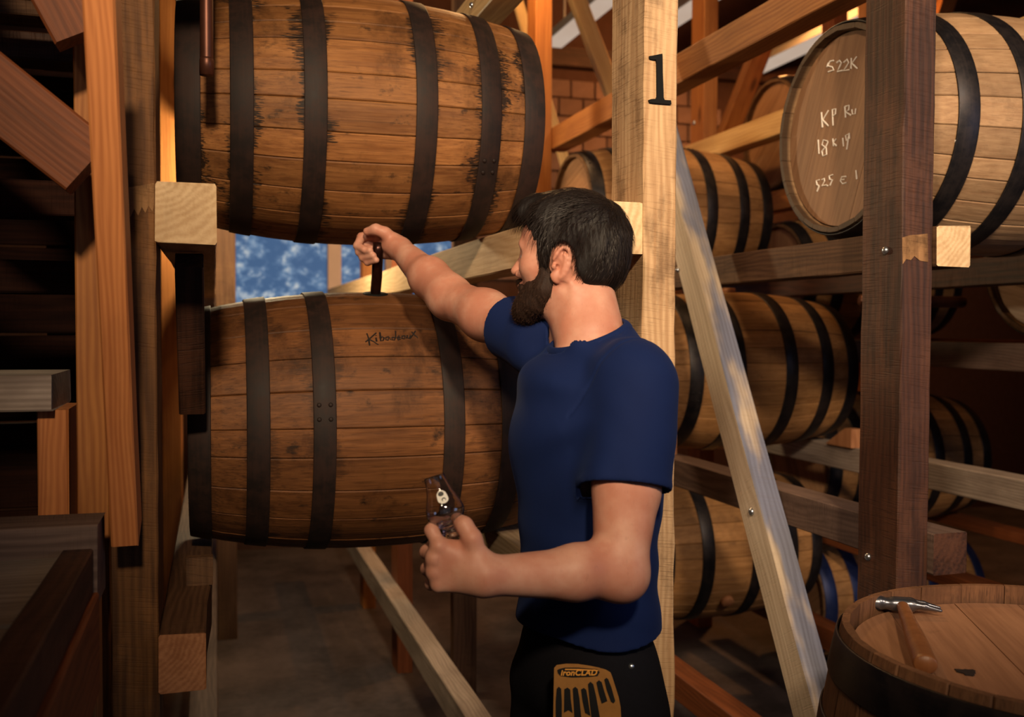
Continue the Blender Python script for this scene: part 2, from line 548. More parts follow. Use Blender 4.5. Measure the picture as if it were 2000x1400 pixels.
# window: frame, mullions and dusty daylit panes
window = empty('window_1', (0, BY, WZ0))
window['kind'] = 'structure'
M['frame'] = plain('pale_window_frame', (0.62, 0.46, 0.38), 0.6, 0, 0.3, 0.15, 12)
qw = NT('dusty_daylit_glass')
_tc = qw.n('ShaderNodeTexCoord').outputs['Object']
_a = qw.noise(qw.vmath('MULTIPLY', _tc, (7, 1, 9)), 1.0, 6, 0.7)
_b = qw.noise(qw.vmath('MULTIPLY', _tc, (20, 1, 4)), 1.0, 4, 0.6)
_c = qw.mix(qw.step(_a, 0.45, 0.62), (0.055, 0.125, 0.26), (0.17, 0.28, 0.44))
_c = qw.mix(qw.step(qw.math('MULTIPLY_ADD', _b, 0.3, _a), 0.69, 0.84), _c, (0.62, 0.64, 0.62))
_e = qw.n('ShaderNodeEmission', {'Color': _c, 'Strength': 1.15})
_g = qw.n('ShaderNodeBsdfGlossy', {'Color': (0.8, 0.8, 0.8, 1), 'Roughness': 0.6})
_m = qw.n('ShaderNodeMixShader', {0: 0.02})
qw.t.links.new(_e.outputs[0], _m.inputs[1])
qw.t.links.new(_g.outputs[0], _m.inputs[2])
qw.t.links.new(_m.outputs[0], qw.out.inputs[0])
M['pane'] = qw.m


def child_box(name, lo, hi, mat, parent):
    o = slab(name, lo, hi, mat, parent)
    o.matrix_parent_inverse = Matrix.Translation(-Vector(parent.location))
    return o


xs = [WX0, 0.755, 1.22, WX1]
for i in range(3):
    child_box('pane', (xs[i] + 0.02, BY + 0.07, WZ0), (xs[i + 1], BY + 0.075, WZ1), M['pane'], window)
for x in (WX0, 0.80, 1.20, WX1 - 0.04):
    child_box('mullion', (x - 0.045, BY - 0.02, WZ0), (x + 0.045, BY + 0.11, WZ1), M['frame'], window)
child_box('sill', (WX0 - 0.05, BY - 0.06, WZ0 - 0.05), (WX1 + 0.05, BY + 0.12, WZ0), M['frame'], window)
child_box('head_frame', (WX0 - 0.05, BY - 0.02, WZ1), (WX1 + 0.05, BY + 0.12, WZ1 + 0.06), M['frame'], window)

# ceiling: rafters, roof lights
M['skylight'] = NT('backlit_roof_sheet')
_q = M['skylight']
_tc = _q.n('ShaderNodeTexCoord').outputs['Object']
_e = _q.n('ShaderNodeEmission', {'Color': _q.mix(_q.noise(_tc, 5, 3), (0.85, 0.60, 0.44), (1.0, 0.78, 0.62)), 'Strength': 0.7})
_q.t.links.new(_e.outputs[0], _q.out.inputs[0])
M['skylight'] = _q.m
M['fixture'] = plain('grey_lamp_housing', (0.3, 0.28, 0.26), 0.5)


def strip_light(x, y0, y1, z, label):
    r = empty('strip_light', (x, (y0 + y1) / 2, z))
    tag(r, label, 'lamp', 'strip lights under the roof')
    child_box('lamp_housing', (x - 0.06, y0 - 0.02, z), (x + 0.06, y1 + 0.02, z + 0.05), M['fixture'], r)
    child_box('diffuser', (x - 0.05, y0, z - 0.04), (x + 0.05, y1, z), M['skylight'], r)
    for yy in (y0 + 0.2, y1 - 0.2):
        child_box('hanger', (x - 0.006, yy - 0.006, z + 0.05), (x + 0.006, yy + 0.006, 4.7), M['fixture'], r)


strip_light(2.25, 4.6, 6.55, 3.485, 'long white strip light left of the numbered post, under the dark roof')
strip_light(2.80, 4.8, 5.9, 3.485, 'white strip light just right of the numbered post, behind the orange brace')
strip_light(3.93, 5.2, 6.75, 3.485, 'white strip light above the chalked barrel, half hidden by beams')
for i, y in enumerate((3.2, 4.44, 6.4)):
    box_timber('rafter', (-4.4, 6.9), (y, y + 0.10), (4.62, 4.699), M['reddish'],
               ('dark rafter under the roof, nearest of the three', 'dark rafter under the roof between the other two', 'dark rafter under the roof, nearest the back wall')[i], 'rafter', 'roof rafters')

box_timber('wall_plate', (1.6, 6.9), (6.88, 6.97), (3.42, 3.56), M['post_dark'], 'dark wall plate timber along the top of the reddish block wall', 'beam')
M['wedge'] = timber('raw_wedge_wood', (0.44, 0.20, 0.09), (0.28, 0.11, 0.045), None, 0.2, 120, 0, 0.65)
# ------------------------------------------------------------------ racks
TOP = 4.6
YF = 1.74


def wane1(z, hw, hd):
    k = 0.0
    if z < 1.42:
        k = 0.006 + 0.007 * math.sin(z * 9.0) + 0.005 * math.sin(z * 23 + 1) + 0.003 * math.sin(z * 57)
        k = max(0.0, k) * min(1, (1.42 - z) * 5)
    return hw - k * 1.2, hw + k * 0.35, hd, hd


post_left = box_timber('rack_post', (-0.166, -0.0912), (1.75, 1.90), (0, TOP), M['post_brown'],
                       'mottled brown square post left of the two stacked barrels, behind the orange brace', 'post', 'rack posts', seg=0.06, rough=0.0012)
post_num = box_timber('rack_post', (0.7622, 0.829), (1.708, 1.867), (0, TOP), M['post_pale'],
                      'pale rough-sawn post carrying the black numeral, behind the man', 'post', 'rack posts', seg=0.05, wane=wane1, rough=0.001)
post_right = box_timber('rack_post', (1.401, 1.4795), (1.802, 1.94), (0, TOP), M['post_dark'],
                        'dark brown post in front of the chalk-marked barrel head', 'post', 'rack posts', seg=0.06, rough=0.001)
bolt(post_right, at_plane(1731, 489, 1, 1.801) if False else at_plane(1731, 489, 0, 1.4005), (-1, 0, 0), 0.0085)
bolt(post_right, at_plane(1697, 1087, 0, 1.4005), (-1, 0, 0), 0.0085)
box_timber('rack_post', (-0.215, -0.135), (4.45, 4.60), (0, TOP), M['orange'],
           'lit tan rear post seen between the brown post and the upper barrel', 'post', 'rack posts')
box_timber('rack_post', (0.7622, 0.829), (4.30, 4.45), (0, TOP), M['reddish'],
           'dark rear post behind the copper sampling tube, above the pale rail', 'post', 'rack posts')
box_timber('rack_post', (0.7622, 0.829), (5.35, 5.47), (0, TOP), M['orange'],
           'orange rear post in front of the blue window, behind the raised hand', 'post', 'rack posts')
box_timber('rack_post', (0.006, 0.10), (5.0, 5.1), (0, TOP), M['brown'],
           'dark red-brown post at the left edge of the blue window', 'post', 'rack posts')
p = box_timber('rack_post', (1.401, 1.4795), (4.34, 4.47), (0, TOP), M['orange'],
               'orange rear post just right of the upper stacked barrel', 'post', 'rack posts')
p = box_timber('rack_post', (2.352, 2.43), (4.55, 4.69), (0, TOP), M['orange'],
               'orange bolted post right of the black numeral', 'post', 'rack posts')
bolt(p, at_plane(1356, 240, 0, 2.3515), (-1, 0, 0), 0.012)
box_timber('rack_post', (0.93, 1.03), (3.95, 4.0), (0, TOP), M['brown'],
           'broad dull brown post above the right end of the upper barrel', 'post', 'rack posts')
box_timber('rack_post', (3.36, 3.44), (4.6, 4.72), (0, TOP), M['orange'],
           'glowing orange post above the chalk-marked barrel, nearest the lamp', 'post', 'rack posts')
box_timber('rack_post', (3.21, 3.3), (4.72, 4.83), (0, TOP), M['reddish'],
           'dull red post left of the glowing orange post', 'post', 'rack posts')

RAILS = 'rack rails'
# left rack
rail_ul = box_timber('rack_rail', (-0.0908, 0.004), (1.72, 6.2), (1.656, 1.754), M['cream'],
                     'upper left rail, its pale square cut end beside the brown post', 'rail', RAILS, rough=0.0015)


def scraped(post, pix, yface, label):
    vs = [at_plane(x, y, 1, yface - 0.0008) for x, y in pix] + [at_plane(x, y, 1, yface + 0.0004) for x, y in pix]
    n = len(pix)
    fs = [tuple(range(n)), tuple(range(2 * n - 1, n - 1, -1))] + [(j, j + n, (j + 1) % n + n, (j + 1) % n) for j in range(n)]
    bpy.context.view_layer.update()
    o = pydata('scraped_patch', vs, [f[::-1] for f in fs], M['cream'] if False else M['scrape'], post)
    o.matrix_parent_inverse = post.matrix_world.inverted()
    o['label'] = label


M['scrape'] = timber('scraped_wood', (0.40, 0.22, 0.10), (0.12, 0.055, 0.022), (0.05, 0.025, 0.012), 0.7, 60, 0.3, 0.75, 0.2, 22)
scraped(post_left, [(250, 366), (276, 362), (301, 357), (301, 400), (298, 413), (290, 402), (284, 416), (277, 404), (270, 421), (262, 408), (255, 424), (249, 420)], 1.75, 'pale scraped patch')
scraped(post_right, [(1762, 464), (1778, 459), (1796, 458), (1812, 456), (1813, 512), (1797, 509), (1786, 500), (1779, 508), (1770, 506), (1763, 516)], 1.802, 'pale scraped patch')
rail_ur = box_timber('rack_rail', (0.668, 0.7615), (1.712, 6.2), (1.656, 1.754), M['cream'],
                     'pale lit rail behind the man’s head, running back to the window'.replace('’', "'"), 'rail', RAILS, rough=0.0015)
rail_ll = box_timber('rack_rail', (-0.0908, 0.004), (1.72, 6.2), (0.916, 1.014), M['brown'],
                     'lower left rail under the signed barrel, rough orange-brown cut end', 'rail', RAILS, ends=M['wedge'],
                     wane=lambda z, hw, hd: (hw, hw - (0.02 if z < 0.3 else 0.012), hd, hd))
rail_lr = box_timber('rack_rail', (0.668, 0.7615), (1.72, 6.2), (0.916, 1.014), M['cream'],
                     'lower rail under the right end of the signed barrel, behind the man', 'rail', RAILS)
box_timber('rack_rail', (-0.08, 0.004), (1.72, 6.0), (0.30, 0.39), M['greybrown'],
           'bottom rail running back along the left under the stacked barrels', 'rail', RAILS)
box_timber('rack_rail', (0.69, 0.765), (1.9, 6.0), (0.30, 0.395), M['grey'],
           'pale two-tone bottom rail slanting below the hand with the glass', 'rail', RAILS)
r3 = box_timber('rack_rail', (0.672, 0.752), (1.72, 5.2), (2.345, 2.43), M['yellow'],
                'tan screwed rail above the top edge of the upper barrel', 'rail', RAILS)
bolt(r3, at_plane(923, 10, 0, 0.6715), (-1, 0, 0), 0.008)
box_timber('rack_rail', (-0.0908, -0.01), (1.72, 5.2), (2.345, 2.43), M['reddish'],
           'top left rail over the upper barrel, beside the hanging copper pipe', 'rail', RAILS)
# right rack
rail_ru = box_timber('rack_rail', (1.480, 1.566), (1.79, 4.5), (1.655, 1.742), M['brown'],
                     'brown rail under the chalk-marked barrel, pale splintered cut end', 'rail', RAILS, rough=0.0015, ends=M['cream'])
box_timber('rack_rail', (2.268, 2.35), (1.79, 4.6), (1.655, 1.742), M['post_dark'],
           'dark rail at the right under the far end of the chalked barrel', 'rail', RAILS)
box_timber('rack_rail', (1.480, 1.566), (1.785, 4.5), (0.99, 1.08), M['greybrown'],
           'grey-brown rail crossing behind the bolted diagonal brace, dark cut end', 'rail', RAILS, ends=M['post_dark'])
box_timber('rack_rail', (2.268, 2.35), (1.6, 4.6), (0.99, 1.08), M['grey'],
           'pale grey rail right of the dark post, lit along its side', 'rail', RAILS)
rt = box_timber('rack_rail', (1.480, 1.566), (1.79, 4.40), (2.335, 2.433), M['orange'],
                'orange rail rising to the upper right past the numbered post', 'rail', RAILS)
box_timber('rack_rail', (2.268, 2.35), (1.79, 4.75), (2.335, 2.433), M['yellow'],
           'pale tan rail above the far amber barrels', 'rail', RAILS)
box_timber('rack_rail', (1.480, 1.566), (1.79, 4.5), (0.27, 0.36), M['reddish'],
           'dark bottom rail low down right of the numbered post', 'rail', RAILS)
box_timber('rack_rail', (2.268, 2.35), (1.79, 4.6), (0.27, 0.36), M['reddish'],
           'dark bottom rail hidden low behind the upright barrel', 'rail', RAILS)
# third rack at the far right
box_timber('rack_rail', (2.50, 2.59), (1.9, 4.7), (1.385, 1.475), M['greybrown'],
           'grey-brown rail under the grey barrel head at the right edge', 'rail', RAILS)
box_timber('rack_rail', (2.50, 2.59), (1.9, 4.58), (0.600, 0.648), M['reddish'],
           'dark low rail at the right edge behind the upright barrel', 'rail', RAILS)
box_timber('rack_rail', (3.30, 3.39), (1.9, 4.58), (1.385, 1.475), M['reddish'],
           'dark rail at the right edge far behind the grey barrel head', 'rail', RAILS)
box_timber('rack_rail', (3.30, 3.39), (1.9, 4.58), (0.600, 0.648), M['reddish'],
           'dark low rail farthest right in the shadowed rack', 'rail', RAILS)
box_timber('rack_rail', (2.50, 2.59), (1.9, 4.7), (2.07, 2.16), M['orange'],
           'orange-brown rail behind the chalked barrel at the top right corner', 'rail', RAILS)
box_timber('rack_rail', (3.30, 3.39), (1.9, 4.58), (2.07, 2.16), M['orange'],
           'orange-brown rail in the farthest rack behind the glowing post', 'rail', RAILS)
for (x0, x1, y0) in ((2.415, 2.495, 4.75), (2.415, 2.495, 1.9), (3.37, 3.44, 1.9)):
    pass
box_timber('rack_post', (2.435, 2.495), (1.9, 2.03), (0, TOP), M['post_dark'],
           'dark front post beyond the right edge, holding the grey barrel rack', 'post', 'rack posts')
box_timber('rack_post', (3.395, 3.47), (1.9, 2.03), (0, TOP), M['post_dark'],
           'dark front post farthest right beyond the picture edge', 'post', 'rack posts')
box_timber('rack_post', (2.352, 2.43), (1.79, 1.93), (0, TOP), M['post_dark'],
           'dark front post just beyond the right edge, holding the chalked barrel rack', 'post', 'rack posts')

# braces
BR = 'diagonal braces'
BRX = 1.3665
bt = at_plane(1336, 430, 0, BRX)
bb = at_plane(1594, 1395, 0, BRX)
dirb = (bb - bt).normalized()
floor_hit = bt + dirb * (bt.z / -dirb.z)
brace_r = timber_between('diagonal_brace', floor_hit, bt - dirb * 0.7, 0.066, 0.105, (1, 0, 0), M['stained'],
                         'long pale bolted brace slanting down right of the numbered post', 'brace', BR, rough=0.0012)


def on_brace(px_, py_):
    return at_plane(px_, py_, 0, BRX - 0.0333)


bolt(brace_r, on_brace(1469, 999), (-1, 0, 0), 0.010)
bolt(brace_r, on_brace(1325, 527), (-1, 0, 0), 0.007)
# cedar brace leaning in front of the left post
cb = at_plane(248, 1040, 1, 1.70)
ct = Vector((cb.x, 1.30, 0)) 
ct = at_plane(196, -60, 0, cb.x - 0.004)
cx_ = cb.x
nail = timber_between('cedar_brace', cb, ct, 0.040, 0.085, (1, 0, 0), M['cedar'],
                      'orange cedar brace leaning in front of the brown left post', 'brace', BR, rough=0.0006)
vb0 = at_plane(146, 560, 1, 1.78)
box_timber('rack_post', (vb0.x, -0.1685), (1.78, 1.86), (0, TOP), M['orange'],
           'narrow orange-brown upright tight against the left of the brown post', 'post', 'rack posts')
# big reddish brace from the left edge
b1 = at_plane(176, 328, 1, 1.62)
b0 = at_plane(-260, -20, 1, 1.62) - b1
b0 = b1 + b0 * ((-1.875 - b1.x) / b0.x)
timber_between('diagonal_brace', b0, b1, 0.06, 0.098, (0, 1, 0), M['reddish'],
               'broad red-brown brace descending from the left edge to the cedar brace', 'brace', BR)
b1 = at_plane(158, 75, 1, 1.67)
b0 = at_plane(30, -160, 1, 1.67)
b0 = b1 + (b0 - b1) * ((TOP - b1.z) / (b0.z - b1.z))
timber_between('diagonal_brace', b0, b1, 0.05, 0.075, (0, 1, 0), M['reddish'],
               'short shadowed brace in the top left corner meeting the orange upright', 'brace', BR)
box_timber('rack_post', (-2.00, -1.915), (1.57, 1.70), (0, TOP), M['post_brown'],
           'brown post beyond the left edge that the broad brace is fixed to', 'post', 'rack posts')
# pale braces behind
a0 = at_plane(1190, 165, 1, 5.35)
a1 = at_plane(1105, -60, 1, 5.35)
timber_between('diagonal_brace', a0 + (a0 - a1) * 0.3, a1 + (a1 - a0) * ((TOP + 0.02 - a1.z) / (a1.z - a0.z)), 0.09, 0.06, (1, 0, -0.4), M['yellow'],
               'pale yellow brace slanting behind the top of the numbered post', 'brace', BR)
a0 = at_plane(1113, 352, 1, 5.0)
a1 = at_plane(1066, 190, 1, 5.0)
timber_between('diagonal_brace', a0 + (a0 - a1) * (a0.z / (a1.z - a0.z)), a1 + (a1 - a0) * ((TOP + 0.02 - a1.z) / (a1.z - a0.z)), 0.05, 0.035, (1, 0, 0), M['yellow'],
               'thin pale brace crossing behind the orange rail end', 'brace', BR)
a0 = at_plane(1436, 222, 1, 5.2)
a1 = at_plane(1500, 60, 1, 5.2)
timber_between('diagonal_brace', a0 + (a0 - a1) * (a0.z / (a1.z - a0.z)), a1 + (a1 - a0) * ((TOP + 0.02 - a1.z) / (a1.z - a0.z)), 0.10, 0.09, (1, 0, 0), M['orange'],
               'short red-orange brace under the long orange rail', 'brace', BR)
a0 = at_plane(1815, 110, 1, 4.85)
a1 = at_plane(1862, -40, 1, 4.85)
timber_between('diagonal_brace', a0 + (a0 - a1) * 0.6, a1, 0.09, 0.06, (1, 0, 0), M['orange'],
               'orange brace rising right of the dark post at the top', 'brace', BR)
a0 = at_plane(1450, 100, 1, 5.9)
a1 = at_plane(1690, -35, 1, 5.9)
timber_between('diagonal_brace', a0, a1, 0.05, 0.16, (0, 1, 0), M['reddish'],
               'wide dull brace crossing high behind the orange rail', 'brace', BR)
a0 = Vector((1.36, 1.99, 0.10))
a1 = Vector((0.86, 1.99, 0.52))
timber_between('diagonal_brace', a0, a1, 0.05, 0.10, (0, 1, 0), M['reddish'],
               'dim floor-level brace between the numbered post and the dark post', 'brace', BR)
# knee brace under the upper left rail
timber_between('knee_brace', (-0.043, 1.905, 1.64), (-0.043, 2.10, 1.36), 0.05, 0.05, (1, 0, 0), M['post_dark'],
               'dark knee brace under the pale cut end of the upper left rail', 'brace', BR)

# chocks on the rails
CH = 'wooden chocks on the rails'


def chock(x, y, z, L, h, w, label, mat=None, flip=1):
    vs = [(-w / 2, 0, 0), (w / 2, 0, 0), (w / 2, L * flip, 0), (-w / 2, L * flip, 0), (-w / 2, 0, h), (w / 2, 0, h), (w / 2, L * flip * 0.25, h), (-w / 2, L * flip * 0.25, h)]
    fs = [(3, 2, 1, 0), (4, 5, 6, 7), (0, 1, 5, 4), (1, 2, 6, 5), (2, 3, 7, 6), (3, 0, 4, 7)]
    if flip < 0:
        fs = [f[::-1] for f in fs]
    o = pydata('chock', vs, fs, mat or M['wedge'])
    o.location = (x, y, z)
    tag(o, label, 'chock', CH)
    return o


chock(-0.03, 2.03, 1.0145, 0.10, 0.055, 0.05, 'brown wedge on the lower left rail in front of the signed barrel', M['brown'])
chock(1.52, 3.16, 1.0805, 0.16, 0.07, 0.045, 'orange wedge on the rail at the near left of the middle barrel')
chock(2.27, 3.16, 1.0805, 0.16, 0.07, 0.045, 'orange wedge on the right rail below the middle barrel')
chock(2.54, 2.36, 1.4755, 0.11, 0.06, 0.05, 'white wedge under the grey barrel head at the right edge', plain('white_wedge', (0.62, 0.58, 0.54), 0.6))


# ------------------------------------------------------------------ barrels
def barrel_radius(x, L, R, r):
    t = min(1.0, abs(x) / (L / 2))
    return r + (R - r) * (1 - t ** 2.1)


HOOPS_UP = [(-0.42, -0.366), (-0.305, -0.255), (-0.149, -0.099), (0.099, 0.149), (0.255, 0.305), (0.366, 0.42)]
HOOPS_LO = [(-0.42, -0.373), (-0.301, -0.253), (-0.165, -0.117), (0.117, 0.165), (0.253, 0.301), (0.373, 0.42)]
HOOPS = [(-0.42, -0.366), (-0.295, -0.243), (-0.133, -0.081), (0.081, 0.133), (0.243, 0.295), (0.366, 0.42)]


def make_barrel(L, R, r, n_staves, hoops, wood, head, hoopm, label, group, seed, chime=None, thick=0.026, hoop_mats=None, bung=False):
    """Axis on local x. Staves, hoops (with rivets) and head boards are parts."""
    rr = random.Random(seed)
    root = empty('barrel')
    tag(root, label, 'barrel', group)
    ws = [rr.uniform(0.75, 1.3) for _ in range(n_staves)]
    tot = sum(ws)
    ang = rr.uniform(0, 6.28)
    ns = 12
    for w in ws:
        a0, a1 = ang, ang + 2 * math.pi * w / tot
        ang = a1
        lift = rr.uniform(-0.0009, 0.0009)
        g = 0.0007 / R
        vs, fs = [], []
        ts = [(a0 + g, 0, -0.0018), (a0 + g + 0.008, 0, 0.0), (a0 * 0.67 + a1 * 0.33, 0, 0.0), (a0 * 0.33 + a1 * 0.67, 0, 0.0), (a1 - g - 0.008, 0, 0.0), (a1 - g, 0, -0.0018), (a1 - g, 1, 0), (a0 + g, 1, 0)]
        for i in range(ns + 1):
            x = -L / 2 + L * i / ns
            ro = barrel_radius(x, L, R, r) + lift
            for (t, inner, dr) in ts:
                th = thick * (0.55 if i in (0, ns) else 1.0)
                q = ro - th if inner else ro + dr - (0.003 if i in (0, ns) else 0)
                vs.append((x, q * math.cos(t), q * math.sin(t)))
        k8 = len(ts)
        for i in range(ns):
            for k in range(k8):
                a, b = i * k8 + k, i * k8 + (k + 1) % k8
                fs.append((a, a + k8, b + k8, b))
        fs.append(tuple(range(k8)))
        fs.append(tuple(range(ns * k8 + k8 - 1, ns * k8 - 1, -1)))
        pydata('stave', vs, fs, wood, root)
    # hoops
    seg = 72
    for hi, (x0, x1) in enumerate(hoops):
        vs, fs = [], []
        prof = [(x0, -0.0006), (x0, 0.0022), (x0 + 0.002, 0.0030), ((x0 + x1) / 2, 0.0030), (x1 - 0.002, 0.0030), (x1, 0.0022), (x1, -0.0006)]
        for k in range(seg):
            t = 2 * math.pi * k / seg
            for (x, dr) in prof:
                q = barrel_radius(x, L, R, r) + 0.0008 + dr
                vs.append((x, q * math.cos(t), q * math.sin(t)))
        m = len(prof)
        for k in range(seg):
            for j in range(m):
                a, b = k * m + j, k * m + (j + 1) % m
                c, d = ((k + 1) % seg) * m + (j + 1) % m, ((k + 1) % seg) * m + j
                fs.append((a, b, c, d))
        hm = hoop_mats[hi] if hoop_mats else hoopm
        ho = pydata('hoop', vs, fs, hm, root, True)
        ta = rr.uniform(0, 6.28)
        for dx in (-0.012, 0.012):
            for dt in (0.0, 0.1):
                x = (x0 + x1) / 2 + dx
                q = barrel_radius(x, L, R, r) + 0.0042
                v2, f2 = lathe_verts([(0.005, 0), (0.004, 0.0018), (0.002, 0.0026)], 8)
                ri = pydata('rivet', v2, f2, hm, ho, True)
                t = ta + dt
                n = Vector((0, math.cos(t), math.sin(t)))
                ri.matrix_local = Matrix.Translation(Vector((x, q * n.y, q * n.z))) @ n.to_track_quat('Z', 'Y').to_matrix().to_4x4()
    # heads
    for s in (-1, 1):
        xh = s * (L / 2 - (0.024 if L < 0.88 else 0.032))
        rad = r - thick * 0.75
        y = -rad
        i = 0
        while y < rad - 1e-4:
            w = 0.5 * (0.075 + rr.uniform(0, 0.055)) * 2
            y1 = min(rad, y + w)
            if rad - y1 < 0.03:
                y1 = rad
            pts = []
            m = 8
            for k in range(m + 1):
                yy = y + 0.0006 + (y1 - y - 0.0012) * k / m
                pts.append((yy, math.sqrt(max(0, rad * rad - yy * yy))))
            poly = pts + [(yy, -zz) for (yy, zz) in reversed(pts)]
            lift = rr.uniform(-0.0006, 0.0006)
            vs = [(xh + s * lift, a, b) for a, b in poly] + [(xh - s * 0.02, a, b) for a, b in poly]
            k = len(poly)
            f = tuple(range(k))
            fs = [f if s < 0 else f[::-1], tuple(range(2 * k - 1, k - 1, -1)) if s < 0 else tuple(range(k, 2 * k))]
            for j in range(k):
                a, b = j, (j + 1) % k
                fs.append((b, a, a + k, b + k) if s < 0 else (a, b, b + k, a + k))
            pydata('head_board', vs, fs, head, root)
            y = y1
            i += 1
    if bung:
        vs, fs = lathe_verts([(0.026, -0.01), (0.026, 0.012), (0.022, 0.016)], 20)
        b = pydata('bung', vs, fs, M['wedge'], root, True)
        b.location = (0, 0, R)
    return root


def place(root, loc, spin=0.0, yaw=0.0, upright=False):
    if upright:
        root.matrix_world = Matrix.Translation(loc) @ Matrix.Rotation(yaw, 4, 'Z') @ Matrix.Rotation(math.radians(-90), 4, 'Y') @ Matrix.Rotation(spin, 4, 'X')
    else:
        root.matrix_world = Matrix.Translation(loc) @ Matrix.Rotation(yaw, 4, 'Z') @ Matrix.Rotation(spin, 4, 'X')


BG = 'barrels lying in the racks'
UP_C, UP_R, UP_r = Vector((0.340, 2.53, 2.030)), 0.302, 0.250
LO_R, LO_r = 0.309, 0.258
b_up = make_barrel(0.84, UP_R, UP_r, 27, HOOPS_UP, M['stave_old'], M['head_new'], M['hoop_rust'],
                   'large grime-streaked oak barrel on the upper rails, above the signed one', BG, 3)
place(b_up, UP_C)
LO_C = Vector((0.365, 2.44, 1.297))
b_lo = make_barrel(0.84, LO_R, LO_r, 25, HOOPS_LO, M['stave_old2'], M['head_new'], M['hoop_rust'],
                   'oak barrel with a handwritten name, sampling tube in its top', BG, 11)
place(b_lo, LO_C)
NEW = dict(L=0.85, R=0.312, r=0.262)
proto = make_barrel(0.85, 0.305, 0.258, 27, HOOPS, M['stave_new'], M['head_new'], M['hoop_black'],
                    'pale oak barrel with chalk writing on its head, behind the dark post', BG, 5)
KP_C = Vector((1.915, 2.18, 2.019))
place(proto, KP_C, 0.4)
proto2 = make_barrel(0.85, 0.305, 0.258, 27, HOOPS, M['stave_mid'], M['head_new'], M['hoop_black'],
                     'amber oak barrel in the middle of the right rack, behind the bolted brace', BG, 8, bung=True)
place(proto2, (1.915, 3.50, 1.357), 0.06)


def more(src, loc, spin, label):
    c = copy_tree(src)
    c['label'] = label
    place(c, loc, spin)
    return c


more(proto2, (1.915, 4.12, 2.019), 1.3, 'amber barrel on the upper tier behind the numbered post')
more(proto2, (1.915, 3.72, 0.637), 2.2, 'shadowed barrel low behind the bolted brace, dark stain on a stave')
more(proto2, (2.93, 3.95, 0.3095), 0.9, 'blue-hooped barrel low at the right, beyond the upright barrel')
g = more(proto, (2.945, 2.56, 1.753), 1.8, 'barrel with a plain grey head at the right edge')
for ch in g.children:
    if ch.name.startswith('head_board'):
        ch.data = ch.data.copy()
        ch.data.materials[0] = M['head_grey']
more(proto2, (2.945, 3.95, 0.926), 2.7, 'barrel in deep shadow at the right, glint on its hoop')
more(proto2, (2.945, 4.15, 1.753), 3.3, 'barrel glimpsed between the middle barrel and the dark post')
more(proto2, (2.945, 4.2, 2.437), 4.0, 'orange-lit barrel at the back right of the amber upper barrel')
bb_ = [o for o in SC.objects if o.get('label', '').startswith('blue-hooped')][0]
for ch in bb_.children:
    if ch.name.startswith('hoop'):
        ch.data = ch.data.copy()
        ch.data.materials[0] = M['hoop_blue']

# upright barrel at the lower right
UPZ = 1.05
UB_C = Vector((1.245, 1.195, UPZ - 0.45))
M['stave_dim'] = barrel_wood('dim_oak', (0.24, 0.115, 0.055), (0.13, 0.06, 0.03), (0.02, 0.012, 0.01), 0.3, 0.5)
UH = [(-0.449, -0.375), (-0.315, -0.26), (-0.14, -0.085), (0.085, 0.14), (0.26, 0.315), (0.375, 0.449)]
b_st = make_barrel(0.90, 0.385, 0.335, 30, [(a, b - 0.012 if b > 0.4 else b) for a, b in UH], M['stave_dim'], M['head_top'], M['hoop_black'],
                   'upright barrel used as a table, hammer lying on its head', 'upright barrels', 21)
place(b_st, UB_C, 0.5, math.radians(35), True)
# low timber stand under it
stand = empty('barrel_stand', (UB_C.x, UB_C.y, 0))
tag(stand, 'low timber stand under the upright barrel', 'stand')
for k in range(4):
    child_box('slat', (UB_C.x - 0.36, UB_C.y - 0.36 + k * 0.2, 0.10), (UB_C.x + 0.36, UB_C.y - 0.24 + k * 0.2, 0.149), M['greybrown'], stand)
for k in range(2):
    child_box('bearer', (UB_C.x - 0.30 + k * 0.5, UB_C.y - 0.36, 0.0), (UB_C.x - 0.20 + k * 0.5, UB_C.y + 0.36, 0.10), M['greybrown'], stand)


bm_ = at_plane(1888, 1312, 2, UPZ - 0.032 + 0.0012)
vs, fs = [], []
for k in range(18):
    t = 2 * math.pi * k / 18
    rr_ = 0.013 * (1 + 0.25 * math.sin(3 * t + 1) + 0.15 * math.sin(7 * t))
    vs.append((rr_ * math.cos(t), rr_ * math.sin(t), 0.0006))
vs += [(x, y, -0.0008) for x, y, z in vs]
fs = [tuple(range(18)), tuple(range(35, 17, -1))] + [((k + 1) % 18, k, k + 18, (k + 1) % 18 + 18) for k in range(18)]
bpy.context.view_layer.update()
burn = pydata('burn_mark', vs, [f if i == 0 else f for i, f in enumerate(fs)], plain('charred_wood', (0.02, 0.013, 0.012), 0.8), b_st)
burn.matrix_parent_inverse = b_st.matrix_world.inverted()
burn.location = bm_
burn['label'] = 'dark burnt spot'


